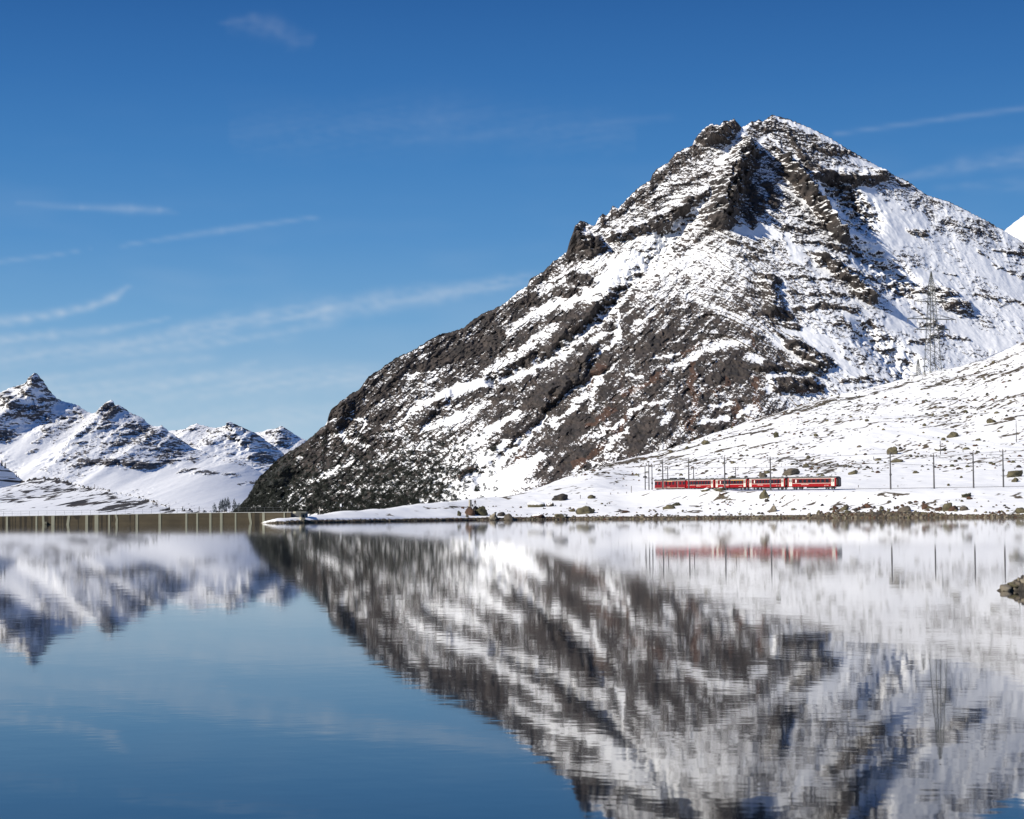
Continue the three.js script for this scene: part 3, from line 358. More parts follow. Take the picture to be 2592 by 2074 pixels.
{
  // outline: the dam closes it on the left, the land on the far side
  const sh = new THREE.Shape([[-800, -250], [800, -250], [800, 620], [420, 800], [243, 925], [61, 780], [-2, 634], [-31, 540], [-49, 470], [-52, 452.5], [-800, 452.5]].map(([x, d]) => new THREE.Vector2(x, d)));
  const g = new THREE.ShapeGeometry(sh).rotateX(-Math.PI / 2), p = g.attributes.position, uv = g.attributes.uv;
  for (let i = 0; i < p.count; i++) uv.setXY(i, p.getX(i), -p.getZ(i));
  tag(mesh('lake', g, lakeMat), 'calm dark blue mountain lake mirroring the mountain and the train', 'lake', null, 'structure');
}

// ------------------------------------------------------------------ the railway slope: shore, foreshore, track bed, hillside
// rows: column of the photograph, shore distance, then [distance, height] from the shore up over the crest
const shoreTab = [[560, 520], [672, 440], [690, 434], [720, 436], [850, 462], [1022, 505], [1200, 540], [1450, 550], [1700, 536], [1950, 521], [2150, 506], [2592, 462], [3100, 420]];
const trackTab = [[1300, 690, 9.3], [1480, 650, 8.9], [1560, 634, 8.75], [1664, 615, 8.5], [1744, 601, 8.4], [1817, 587, 8.3], [1900, 573, 8.2], [1998, 558, 8.05], [2117, 547, 7.95], [2255, 541, 7.95], [2400, 537, 8.05], [2592, 534, 8.2], [2900, 530, 8.5], [3300, 526, 8.9]];
const crestTab = [[560, 1316, 530], [690, 1313, 441], [730, 1309, 446], [769, 1303, 456], [842, 1292, 484], [940, 1287, 515], [1022, 1280, 545], [1130, 1268, 582], [1202, 1262, 618], [1286, 1256, 640], [1358, 1232, 680], [1443, 1202, 720], [1563, 1166, 760], [1683, 1142, 790], [1803, 1102, 820], [1923, 1058, 850], [2104, 1004, 880], [2284, 962, 900], [2440, 926, 920], [2592, 866, 940], [2800, 800, 960], [3300, 660, 1000]]
  .map(([X, Y, d]) => [X, at(X, Y, d)[1], d]);
const shoreD = X => lerpTable(shoreTab, X), trackD = X => lerpTable(trackTab, X), railY = X => lerpTable(trackTab, X, 2);
function profile(X, d) {
  const ds = shoreD(X), cy = lerpTable(crestTab, X, 1), cd = lerpTable(crestTab, X, 2), k = smooth(1480, 1620, X), dt = trackD(X), ry = railY(X) - 0.35;
  const A = [[ds - 60, -5], [ds - 0.6, -0.35], [ds, 0.02], [ds + 1.6, Math.min(0.8, cy * 0.4)]];
  const m = Math.max(0, cd - ds);
  const plain = [...A, [ds + m * 0.35, cy * 0.42 + 0.2], [ds + m * 0.7, cy * 0.78], [cd, cy], [cd + 40, cy - 1.5], [cd + 200, cy * 0.3 - 3], [cd + 420, -5]];
  const rail = [...A, [ds + (dt - ds) * 0.5, 4.6], [dt - 14, ry - 0.5 + 0.9 * smooth(1900, 1780, X) ], [dt - 5, ry + 0.05 + 0.75 * smooth(1880, 1790, X)], [dt - 2.2, ry], [dt + 4.5, ry], [dt + 7, ry + 0.4], [dt + 22, ry + 1.6], [mix(dt + 22, cd, 0.28), mix(ry + 1.6, cy, 0.2)], [mix(dt + 22, cd, 0.62), mix(ry + 1.6, cy, 0.6)], [cd, cy], [cd + 50, cy - 3], [cd + 200, cy * 0.35], [cd + 460, -5]];
  const a = k < 1 ? lerpTable(plain, d) : 0, b = k > 0 ? lerpTable(rail, d) : 0;
  return mix(a, b, k);
}
const HX0 = -160, HX1 = 420, HD0 = 420, HD1 = 1400, HNX = 581, HND = 981;
const hillGrid = new Float32Array(HNX * HND);
{
  const raw = new Float32Array(HNX * HND);
  for (let j = 0; j < HND; j++) for (let i = 0; i < HNX; i++) { const x = HX0 + i, d = HD0 + j; raw[j * HNX + i] = profile(CX + F * x / d, d); }
  for (let j = 0; j < HND; j++) for (let i = 0; i < HNX; i++) {            // soften, less so by the shore and the track
    const x = HX0 + i, d = HD0 + j, X = CX + F * x / d, sh = d - shoreD(X), tr = Math.abs(d - trackD(X)), R = sh < 4 ? 0 : (tr < 8 && X > 1560) ? 1 : Math.min(3, 1 + (sh / 8 | 0));
    let s = 0, c = 0;
    for (let b = -R; b <= R; b++) for (let a = -R; a <= R; a++) { const ii = i + a, jj = j + b; if (ii < 0 || jj < 0 || ii >= HNX || jj >= HND) continue; s += raw[jj * HNX + ii]; c++; }
    const calm = smooth(3, 16, sh) * (X > 1560 ? smooth(5, 16, tr) : 1), far = smooth(20, 120, d - trackD(X));
    hillGrid[j * HNX + i] = s / c + calm * (0.55 * fbm(N1, x / 26, d / 34, 4) + 0.9 * far * fbm(N2, x / 60, d / 70, 4) + 0.3 * far * ridged(N3, (x + d * 0.3) / 14, d / 18, 3));
  }
}
function H(x, d) {
  const u = clamp(x - HX0, 0, HNX - 1.001), v = clamp(d - HD0, 0, HND - 1.001), i = Math.floor(u), j = Math.floor(v), a = u - i, b = v - j, k = j * HNX + i;
  return mix(mix(hillGrid[k], hillGrid[k + 1], a), mix(hillGrid[k + HNX], hillGrid[k + HNX + 1], a), b);
}
function onHill(X, Y) {                                               // the place on the slope seen at a pixel
  let q = null;
  for (let d = 422; d < 1300; d += 0.5) { const p = at(X, Y, d); if (p[1] <= H(p[0], d)) return p; q = p; }
  return q;
}
// marks on the slope: dark turf and stones showing through the snow, by pixel of the photograph
const turf = [];
{
  const T = (X0, Y0, X1, Y1, w) => turf.push([onHill(X0, Y0), onHill(X1, Y1), w]);
  [[2592, 872, 2540, 884, 2.2], [2540, 884, 2470, 912, 1.6], [2592, 930, 2540, 950, 3.2], [2550, 948, 2500, 968, 1.0], [2592, 890, 2500, 926, 1.5], [2510, 945, 2470, 955, .7], [2420, 958, 2340, 984, 3.2], [2455, 930, 2420, 945, 2.4], [2500, 936, 2420, 958, 1.4], [2350, 958, 2250, 985, 1.4], [2300, 968, 2200, 1000, 2.0], [2200, 1000, 2110, 1016, 2.2], [2120, 1008, 2030, 1040, 2.8], [2040, 1030, 1960, 1060, 2.4], [1980, 1044, 1920, 1066, 2.6], [1950, 1075, 1900, 1090, 1.6], [1960, 1085, 1900, 1100, 2.4], [1900, 1095, 1800, 1118, 1.8], [1800, 1118, 1690, 1150, 2.2], [1700, 1142, 1600, 1168, 2.2], [1620, 1160, 1500, 1190, 2.2], [1500, 1186, 1430, 1208, 3.0], [1440, 1205, 1380, 1225, 3.6], [1370, 1228, 1310, 1252, 3.6], [1330, 1240, 1280, 1262, 3.0], [1670, 1176, 1590, 1184, 1.2], [1640, 1196, 1560, 1202, 1.2], [1880, 1130, 1800, 1146, 1.4], [1740, 1150, 1700, 1160, 2.0], [1780, 1166, 1730, 1172, 1.0], [1990, 1115, 1900, 1135, .8], [2180, 1060, 2080, 1085, .8], [2350, 1050, 2240, 1070, .9], [2592, 1000, 2520, 1016, 1.4], [2592, 1052, 2500, 1078, 1.2], [2592, 1090, 2540, 1108, 1.2], [2240, 1065, 2160, 1090, .9], [2420, 1045, 2380, 1052, 1.2], [2450, 1060, 2330, 1085, .8], [2260, 1250, 2224, 1256, 1.3], [2290, 1251, 2262, 1256, 1.6], [1776, 1286, 1740, 1283, 1.2], [1775, 1296, 1745, 1298, 1.2], [1850, 1264, 1817, 1260, 1.2], [1836, 1249, 1822, 1247, 1.4], [1918, 1245, 1876, 1246, .7], [1190, 1284, 1130, 1288, 1.4], [1110, 1286, 1085, 1290, .6], [990, 1300, 968, 1302, .6], [1592, 1297, 1570, 1292, 1.6], [2592, 1258, 2576, 1256, 1.2], [2110, 1190, 2080, 1200, 2.2], [2130, 1180, 2090, 1190, 1.2], [2500, 1165, 2470, 1172, 1.0], [2592, 1140, 2540, 1150, .8], [1700, 1205, 1640, 1212, .6], [1600, 1215, 1540, 1222, .6], [1430, 1235, 1400, 1242, 1.0], [2366, 1290, 2392, 1280, 1.2], [2402, 1290, 2434, 1281, 1.2], [2334, 1288, 2360, 1274, .9], [2174, 1290, 2212, 1276, 1.2], [2124, 1292, 2152, 1282, 1.2], [2105, 1290, 2128, 1276, .9], [2436, 1260, 2466, 1264, .8], [2566, 1300, 2600, 1288, 1.1], [2226, 1280, 2240, 1272, .7]].forEach(a => T(...a));
}
{
  // texture in metres over the slope
  const TX = 1280, TD = 1536, x0 = -120, x1 = 340, d0 = 420, d1 = 1000, data = new Uint8Array(TX * TD * 4), bare = new Float32Array(TX * TD), sx = (x1 - x0) / TX, sd = (d1 - d0) / TD;
  for (const [a, b, w] of turf) {
    const ax = a[0], ad = -a[2], bx = b[0], bd = -b[2], W = w * 1.0, Wd = w * 2.6, m = 3 * Wd;
    for (let j = Math.max(0, ((Math.min(ad, bd) - m - d0) / sd) | 0); j < Math.min(TD, (Math.max(ad, bd) + m - d0) / sd); j++) for (let i = Math.max(0, ((Math.min(ax, bx) - m - x0) / sx) | 0); i < Math.min(TX, (Math.max(ax, bx) + m - x0) / sx); i++) {
      let x = x0 + (i + .5) * sx, d = d0 + (j + .5) * sd; x += 2.2 * fbm(N1, x / 7, d / 10, 3); d += 4 * fbm(N2, x / 7, d / 10, 3);
      const ex = bx - ax, ed = bd - ad, t = clamp(((x - ax) * ex + (d - ad) * ed) / (ex * ex + ed * ed)), q = Math.hypot((x - ax - t * ex) / W, (d - ad - t * ed) / Wd) * (0.8 + 1.4 * Math.abs(t - 0.5));
      bare[j * TX + i] = Math.max(bare[j * TX + i], (0.72 + 0.55 * N3(x / 2.6, d / 3.4) + 0.25 * N4(x / 0.9, d / 1.4)) * (1 - smooth(0.2, 1.3, q)));
    }
  }
  for (let j = 0; j < TD; j++) for (let i = 0; i < TX; i++) {
    const x = x0 + (i + .5) * sx, d = d0 + (j + .5) * sd, k = j * TX + i, X = CX + F * x / d, sh = d - shoreD(X), tr = d - trackD(X), rl = X > 1500;
    const sl = (H(x, d + 1.5) - H(x, d - 1.5)) / 3;
    let n = bare[k];
    // tufts and stones in swarms on the open hillside
    const hillside = rl ? smooth(mix(18, 34, smooth(2000, 2200, X)), mix(50, 84, smooth(2000, 2200, X)), tr) : smooth(30, 120, sh) * 0.5;
    const swarm = 0.5 + 0.9 * fbm(N3, x / 38, d / 52, 3), u = x * 0.6 + d * 0.8, v = d * 0.6 - x * 0.8;
    const tuft = fbm(N1, u / 7.5, v / 2.5, 3) * 0.8 + 0.45 * N4(u / 3.2, v / 1.2) + 0.30 * fbm(N2, x / 14, d / 18, 2) + 0.4 * (sl - 0.18);
    n += smooth(0.40, 0.56, tuft + 0.62 * clamp(swarm - 0.55, -0.7, 0.6) + 0.03) * hillside * 0.9;
    n += smooth(0.66, 0.78, tuft + 0.1 * swarm) * smooth(4, 14, sh) * (rl ? (tr < -6 ? 0.9 : tr < 16 ? 0.15 : 0.6) : 0.5);
    // stony shore
    n += 1.2 * smooth(2.1, 1.3, sh + 0.8 * N2(x / 3, d / 3));
    // the rails' bed shows as a thin line
    if (rl && X > 2060) n += 0.8 * smooth(0.25, 0.1, Math.abs(Math.abs(tr) - 0.55)) * smooth(-0.2, 0.5, N3(x / 9, d / 9) + 0.35);
    n += 0.35 * N4(x / 0.9, d / 1.4) * smooth(0.1, 0.4, n);
    const b = smooth(0.30, 0.52, n), t1 = clamp(0.5 + 0.8 * fbm(N2, x / 9, d / 12, 3)), g = 0.8 + 0.45 * N1(x / 0.7, d / 0.9), sp = 1 + 0.03 * fbm(N4, x / 4, d / 7, 2);
    const dark = [mix(0.060, 0.125, t1) * g, mix(0.048, 0.095, t1) * g, mix(0.030, 0.058, t1) * g], sn = [0.88 * sp, 0.885 * sp, 0.89 * sp];
    for (let c = 0; c < 3; c++) { const l = clamp(mix(sn[c], dark[c], b)); data[k * 4 + c] = Math.round(255 * (l <= 0.0031308 ? l * 12.92 : 1.055 * l ** (1 / 2.4) - 0.055)); }
    data[k * 4 + 3] = 255;
  }
  const map = new THREE.DataTexture(data, TX, TD); map.colorSpace = THREE.SRGBColorSpace; map.magFilter = THREE.LinearFilter; map.minFilter = THREE.LinearMipmapLinearFilter; map.generateMipmaps = true; map.needsUpdate = true;
  const xs = [], ds = []; for (let x = HX0; x <= HX1; x += 0.9) xs.push(x); for (let d = HD0; d <= HD1;) { ds.push(d); d += d < 640 ? 0.7 : d < 960 ? 1.2 : 8; }
  const pos = new Float32Array(xs.length * ds.length * 3), uv = new Float32Array(xs.length * ds.length * 2), idx = [], w = xs.length;
  ds.forEach((d, j) => xs.forEach((x, i) => {
    const k = j * w + i, y = H(x, d) + (d - shoreD(CX + F * x / d) > 5 ? 0.10 * fbm(N4, x / 3.2, d / 4.5, 3) : 0);
    pos.set([x, y, -d], k * 3); uv.set([(x - x0) / (x1 - x0), (d - d0) / (d1 - d0)], k * 2);
  }));
  for (let j = 0; j < ds.length - 1; j++) for (let i = 0; i < w - 1; i++) { const a = j * w + i; if (Math.max(pos[a * 3 + 1], pos[(a + w + 1) * 3 + 1]) < -3) continue; idx.push(a, a + 1, a + w, a + 1, a + w + 1, a + w); }
  const g = new THREE.BufferGeometry(); g.setAttribute('position', new THREE.BufferAttribute(pos, 3)); g.setAttribute('uv', new THREE.BufferAttribute(uv, 2)); g.setIndex(idx); g.computeVertexNormals();
  tag(mesh('hillside', g, new THREE.MeshStandardMaterial({ map, roughness: 0.9 })), 'snow covered slope with the railway, rising from the stony shore to the right', 'hillside', null, 'structure');
}
// ------------------------------------------------------------------ the dam
const damAt = X => lerpTable([[-500, 450], [735, 450], [800, 460]], X);           // distance of its water face
const damTop = X => at(X, lerpTable([[-500, 1310], [0, 1307.7], [170, 1305.5], [330, 1302.4], [500, 1299.4], [630, 1298.2], [735, 1297.6], [800, 1297.2]], X), damAt(X))[1];
const damX = (X, y, out = 0) => { const d = damAt(X) - out; return [(X - CX) / F * d, y, -d]; };
{
  const t = base('dam', [0, 0, 0]);
  tag(t, 'long low concrete dam with pale vertical strips and dark seepage stains across the left', 'dam');
  const px = 1800, py = 64, data = new Uint8Array(px * py * 4), XA = -500, XB = 735;
  // dark seepage streaks, each with its own outline: [from, to, how far down, pointed?]
  const stains = [[4, 11, 1, 0], [20, 26, 1, 0], [30, 33, .4, 1], [37, 40, .6, 1], [48, 55, 1, 1], [60, 68, 1, 1], [77, 83, .5, 1], [112, 122, 1, 0], [137, 141, .5, 1], [143.5, 150, 1, 1], [152, 156, 1, 1], [159, 168, 1, 1], [184, 204, .18, 1], [195, 200, .45, 1], [222, 229, 1, 0], [229, 234, .8, 1], [254, 259.5, 1, 1], [267, 271, .5, 1], [281, 286, .3, 1], [294, 298.5, 1, 1], [326, 331, .4, 1], [339, 342.5, 1, 0], [349, 351, .7, 1], [643, 656, 1, 0], [716, 724, .8, 0], [-20, -12, 1, 1], [-60, -50, 1, 0], [-110, -96, 1, 1], [-190, -180, .7, 1], [-260, -250, 1, 0]];
  for (let j = 0; j < py; j++) for (let i = 0; i < px; i++) {
    const X = XA + (XB - XA) * (i + .5) / px, v = j / (py - 1), down = 1 - v;
    let s = 0;
    for (const [a, b, len, pt] of stains) { const m = (a + b) / 2, hw = (b - a) / 2 * (pt ? clamp(1.08 - 0.75 * down / len, 0.18, 1) : 1) + 0.5 * N1(X / 3, v * 5), q = Math.abs(X - m) / hw; if (down < len) s = Math.max(s, 1 - smooth(0.75, 1.15, q)); }
    const n = fbm(N2, X / 30, v * 2.4, 4), band = fbm(N3, X / 300, v * 9, 3), base_ = [0.074, 0.059, 0.035].map((c, k) => c * (1 + 0.25 * n + 0.18 * band) * mix(1, [0.34, 0.34, 0.36][k], s * 0.92));
    const wet = smooth(0.09, 0.05, v + 0.02 * n), lines = smooth(0.02, 0.0, Math.abs(v - 0.34 + 0.01 * band)) * 0.25;
    for (let c = 0; c < 3; c++) { const l = clamp(base_[c] * (1 - 0.75 * wet) * (1 - lines)); data[(j * px + i) * 4 + c] = Math.round(255 * (l <= 0.0031308 ? l * 12.92 : 1.055 * l ** (1 / 2.4) - 0.055)); }
    data[(j * px + i) * 4 + 3] = 255;
  }
  const map = new THREE.DataTexture(data, px, py); map.colorSpace = THREE.SRGBColorSpace; map.magFilter = THREE.LinearFilter; map.needsUpdate = true;
  // wall: water face, top, far face
  const n = 120, pos = [], uv = [], idx = [];
  for (let i = 0; i <= n; i++) {
    const X = XA + (XB - XA) * i / n, yt = damTop(X);
    [[-3, 0], [yt, 0], [yt, -3.2], [-3, -6]].forEach(([y, out]) => { pos.push(...damX(X, y, out)); uv.push(i / n, clamp(y / yt)); });
  }
  for (let i = 0; i < n; i++) for (let k = 0; k < 3; k++) { const a = i * 4 + k, b = a + 4; idx.push(a, b, a + 1, b, b + 1, a + 1); }
  idx.push(0, 1, 2, 0, 2, 3); const e = n * 4; idx.push(e, e + 2, e + 1, e, e + 3, e + 2);
  let g = new THREE.BufferGeometry(); g.setAttribute('position', new THREE.Float32BufferAttribute(pos, 3)); g.setAttribute('uv', new THREE.Float32BufferAttribute(uv, 2)); g.setIndex(idx);
  g = toCreasedNormals(g.toNonIndexed(), 0.6);
  mesh('wall', g, new THREE.MeshStandardMaterial({ map, roughness: 0.85 }), t);
  const pale = std(0.27, 0.27, 0.205, 0.8), cap = std(0.62, 0.62, 0.60, 0.9), steel = std(0.20, 0.21, 0.22, 0.5, { metalness: 0.6 });
  // pale joint strips, a few of them leaning or kinked: rows of [left, right] from top to water
  const strips = [[[14, 19.5], [14, 19.5]], [[89, 93.5], [89, 93.5]], [[105, 111], [106.5, 112]], [[129, 137.2], [129, 137.2]], [[170.5, 176.5], [167, 174]], [[215, 222], [215, 222]], [[238.5, 248], [238.5, 248]], [[273, 277.6], [273, 277.6]], [[289.5, 295], [292.5, 297.5], [291, 297]], [[342, 348.5], [342, 348.5]], [[400, 406.5], [400, 406.5]], [[468, 473], [468, 473]], [[495.5, 500.3], [495.5, 500.3]], [[528.4, 534], [528.4, 534]], [[555.5, 562], [555.5, 562]], [[593, 597], [593, 597]], [[626.4, 632.8], [628, 634.5], [631, 636.5]], [[662.5, 668.5], [662.5, 668.5]], [[716.5, 719.5], [716.5, 719.5]], [[-40, -33], [-40, -33]], [[-86, -80], [-86, -80]], [[-150, -143], [-150, -143]], [[-230, -222], [-230, -222]]];
  for (const rows of strips) {
    const P = [], I = [];
    const all = [...rows, rows[rows.length - 1]];
    all.forEach(([a, b], r) => { const f = r === all.length - 1 ? null : 1 - r / (rows.length - 1); for (const [X, o] of [[a, 0.005], [a, 0.09], [b, 0.09], [b, 0.005]]) P.push(...damX(X, f === null ? -1.2 : Math.max(0, f) * (damTop(X) - 0.02), o)); });
    for (let r = 0; r < all.length - 1; r++) for (let k = 0; k < 3; k++) { const a = r * 4 + k, b = a + 4; I.push(a, b, a + 1, a + 1, b, b + 1); }
    I.push(0, 1, 2, 0, 2, 3);
    let s = new THREE.BufferGeometry(); s.setAttribute('position', new THREE.Float32BufferAttribute(P, 3)); s.setIndex(I); s = s.toNonIndexed(); s.computeVertexNormals();
    mesh('joint_strip', s, pale, t);
  }
  for (const Y of [1322.5, 1326.6]) { const p = at(115.5, Y, damAt(115.5) - 0.3); mesh('step', box(0.55, 0.14, 0.5, ...p), pale, t); }
  // coping and handrail
  const C = [], CI = []; for (let i = 0; i <= n; i++) { const X = XA + (XB - XA) * i / n, yt = damTop(X); for (const [y, o] of [[yt + 0.004, 0.06], [yt + 0.10, 0.06], [yt + 0.10, -0.5], [yt + 0.004, -0.5]]) C.push(...damX(X, y, o)); }
  for (let i = 0; i < n; i++) for (let k = 0; k < 4; k++) { const a = i * 4 + k, b = a + 4, c = i * 4 + (k + 1) % 4, d = c + 4; CI.push(a, b, c, c, b, d); }
  let cg = new THREE.BufferGeometry(); cg.setAttribute('position', new THREE.Float32BufferAttribute(C, 3)); cg.setIndex(CI); cg = cg.toNonIndexed(); cg.computeVertexNormals(); mesh('coping', cg, cap, t);
  const bars = []; let prev = null;
  for (let X = -300; X < 730; X += 22) { const a = damX(X, damTop(X) + 0.09, -1.2), b = [a[0], a[1] + 1.05, a[2]]; bars.push(bar(a, b, 0.05)); if (prev) { bars.push(bar(prev, b, 0.04)); bars.push(bar([prev[0], prev[1] - 0.5, prev[2]], [b[0], b[1] - 0.5, b[2]], 0.03)); } prev = b; }
  mesh('handrail', mergeGeometries(bars), steel, t);
}
// the grey end block and the pale blockhouse where the dam meets the shore
{
  const gb = base('concrete_block', damX(744, 0, -2.9)); tag(gb, 'dark grey concrete end wall between the dam and the snowy spit', 'wall');
  mesh('wall', new RoundedBoxGeometry(4.4, 4.4, 5, 2, 0.06).translate(0.6, 0.2, 0), std(0.115, 0.118, 0.112, 0.9), gb);
  mesh('coping', box(4.5, 0.12, 5.1, 0.6, 2.46, 0), std(0.3, 0.3, 0.29, 0.9), gb);
  const p = at(762, 1311, 447), bh = base('blockhouse', p, 0.35); tag(bh, 'small pale concrete block with a flat overhanging top on the spit beside the dam', 'blockhouse');
  mesh('wall', new RoundedBoxGeometry(1.0, 1.5, 1.6, 2, 0.04).translate(0.3, 0.25, 0), std(0.30, 0.28, 0.22, 0.9), bh);
  mesh('roof_slab', new RoundedBoxGeometry(2.5, 0.42, 2.4, 2, 0.05).translate(-0.3, 1.2, 0), std(0.32, 0.31, 0.25, 0.9), bh);
  mesh('opening', box(0.4, 0.6, 0.06, 0.3, 0.4, 0.8), std(0.03, 0.03, 0.03, 0.8), bh);
}
// ------------------------------------------------------------------ the red train
const paint = {
  red: new THREE.MeshPhysicalMaterial({ color: new THREE.Color().setRGB(0.27, 0.003, 0.006), roughness: 0.55, specularIntensity: 0.4 }),
  deep: new THREE.MeshPhysicalMaterial({ color: new THREE.Color().setRGB(0.095, 0.004, 0.007), roughness: 0.55, specularIntensity: 0.4 }),
  old: new THREE.MeshPhysicalMaterial({ color: new THREE.Color().setRGB(0.19, 0.007, 0.012), roughness: 0.55, specularIntensity: 0.4 }),
  white: std(0.62, 0.58, 0.51, 0.6), yellow: std(0.62, 0.36, 0.06, 0.6), roof: std(0.13, 0.128, 0.122, 0.75), dark: std(0.022, 0.022, 0.024, 0.7), rubber: std(0.03, 0.012, 0.012, 0.8), steel: std(0.11, 0.11, 0.115, 0.5, { metalness: 0.5 }),
  glass: new THREE.MeshPhysicalMaterial({ color: new THREE.Color().setRGB(0.012, 0.012, 0.014), roughness: 0.08, metalness: 0, ior: 1.5 }),
  blind: std(0.70, 0.67, 0.62, 0.8),
};
const font = await new FontLoader().loadAsync('fonts/droid/droid_sans_bold.typeface.json');
const cars = [
  { X: [2121, 1999], kind: 'coach', label: 'last coach at the right end of the red train, showing its dark end wall', win: 8, stripe: 1, letters: 0.36 },
  { X: [1994, 1902], kind: 'coach', label: 'red coach with white stripe, second from the right end of the train', win: 9, stripe: 1, letters: 0.33 },
  { X: [1898, 1817], kind: 'coach', label: 'red coach with a yellow band above its windows in the middle of the train', win: 8, stripe: 1, first: 1, letters: 0.36 },
  { X: [1815, 1744], kind: 'coach', label: 'red coach coupled right behind the darker railcar', win: 8, stripe: 1, letters: 0.45, onedoor: 1 },
  { X: [1742, 1664], kind: 'railcar', label: 'darker red electric railcar leading the train at its left end', win: 9 },
];
for (const c of cars) {
  const dA = lerpTable(trackTab, c.X[0]), dB = lerpTable(trackTab, c.X[1]), yA = railY(c.X[0]), yB = railY(c.X[1]);
  const A = new THREE.Vector3((c.X[0] - CX) / F * dA, yA, -dA), B = new THREE.Vector3((c.X[1] - CX) / F * dB, yB, -dB), L = A.distanceTo(B);
  const t = base(c.kind === 'coach' ? 'train_coach' : 'railcar', [(A.x + B.x) / 2, (A.y + B.y) / 2, (A.z + B.z) / 2]);
  tag(t, c.label, c.kind === 'coach' ? 'train coach' : 'railcar', 'cars of the red train');
  t.quaternion.setFromUnitVectors(new THREE.Vector3(1, 0, 0), A.clone().sub(B).normalize());       // +x towards the right end, +z towards the lake
  const rail = c.kind === 'railcar', W = 2.6, y0 = 0.78, y1 = 3.02, red = rail ? paint.old : paint.red;
  // body: sides lean in a little at the top; cut with window openings by building it from bands
  const section = new THREE.Shape(); const hw = W / 2;
  section.moveTo(-hw + .05, y0); section.lineTo(hw - .05, y0); section.lineTo(hw, y0 + 0.25); section.lineTo(hw, 1.62); section.lineTo(hw - 0.07, y1); section.lineTo(-hw + 0.07, y1); section.lineTo(-hw, 1.62); section.lineTo(-hw, y0 + 0.25);
  const body = new THREE.ExtrudeGeometry(section, { depth: L - (rail ? 0.5 : 0.1), bevelEnabled: true, bevelSize: 0.05, bevelThickness: rail ? 0.2 : 0.05, bevelSegments: 2 }).translate(0, 0, -(L - (rail ? 0.5 : 0.1)) / 2).rotateY(Math.PI / 2);
  mesh('body', body, red, t);
  const rs = new THREE.Shape(); rs.moveTo(-hw + 0.02, 3.04); rs.lineTo(hw - 0.02, 3.04); rs.bezierCurveTo(hw - 0.12, 3.38, 0.7, 3.52, 0, 3.54); rs.bezierCurveTo(-0.7, 3.52, -hw + 0.12, 3.38, -hw + 0.02, 3.04);
  const roof = mesh('roof', new THREE.ExtrudeGeometry(rs, { depth: L - 0.15, bevelEnabled: false, curveSegments: 8 }).translate(0, 0, -(L - 0.15) / 2).rotateY(Math.PI / 2), paint.roof, t);
  const zAt = y => hw + 0.05 - (y > 1.62 ? 0.07 * (y - 1.62) / (y1 - 1.62) : 0);
  for (let k = 0; k < 4; k++) mesh('roof_vent', new RoundedBoxGeometry(0.5, 0.2, 0.5, 2, 0.05).translate(-L / 2 + L * (k + 0.6) / 4.3, 3.6, 0), paint.roof, roof);
  const sideBox = (name, x, y, w, h, mat, parent = t, proud = 0.012) => { for (const s of [1, -1]) { const g = new THREE.BoxGeometry(w, h, 0.03); g.rotateX(y > 1.62 ? -0.05 * 1 : 0); g.translate(x, y, zAt(y) + proud - 0.015); if (s < 0) g.rotateY(Math.PI).translate(2 * x, 0, 0); mesh(name, g, mat, parent); } };
  if (!rail) {
    // doors at both ends
    for (const e of c.onedoor ? [1] : [1, -1]) for (const s of [1, -1]) {
      const x = e * (L / 2 - 1.0);
      const d = mesh('door', new THREE.BoxGeometry(1.05, 2.1, 0.04).translate(x, 1.92, s * (hw + 0.05)), paint.white, t);
      for (const o of [-0.24, 0.24]) { mesh('door_pane', new THREE.BoxGeometry(0.28, 0.85, 0.03).translate(x + o, 2.38, s * (hw + 0.065)), paint.glass, d); }
      mesh('handle', new THREE.BoxGeometry(0.06, 0.3, 0.05).translate(x, 1.7, s * (hw + 0.08)), paint.dark, d);
    }
    const a = c.onedoor ? -L / 2 + 0.7 : -L / 2 + 2.1, b = L / 2 - 2.1, n = c.win;
    for (let k = 0; k < n; k++) {
      const x = mix(a, b, (k + 0.5) / n), w = (b - a) / n * 0.62, frosted = !c.onedoor && k === 0;
      for (const s of [1, -1]) {
        const f = mesh('window', new THREE.BoxGeometry(w + 0.1, 0.98, 0.03).rotateX(-0.05 * s).translate(x, 2.27, s * (zAt(2.27) - 0.004)), paint.deep, t);
        mesh('pane', new THREE.BoxGeometry(frosted ? 0.4 : w, 0.86, 0.03).rotateX(-0.05 * s).translate(x, 2.27, s * (zAt(2.27) + 0.006)), frosted ? paint.blind : paint.glass, f);
      }
    }
    sideBox('window_band', 0, 2.27, (b - a) + 0.9, 1.12, paint.deep, t, 0.004); sideBox('stripe', 0, 1.63, (b - a) + 0.9, 0.10, paint.white); sideBox('cornice', 0, 2.98, L - 1.0, 0.09, paint.white, t, 0.02);
    if (c.first) sideBox('yellow_band', L * 0.20, 2.83, L * 0.40, 0.13, paint.yellow, t, 0.02);
    const tg = new TextGeometry('Rhätische Bahn', { font, size: 0.24, depth: 0.01, curveSegments: 2 }).translate(-L / 2 + L * c.letters - 1.2, 1.2, hw + 0.045); mesh('lettering', tg, paint.white, t);
    for (const [o, w] of [[0, 0.5], [0.62, 0.28], [1.0, 0.4]]) mesh('marking', new THREE.BoxGeometry(w, 0.09, 0.012).translate(L / 2 - 3.6 + o, 1.03, hw + 0.05), paint.white, t);
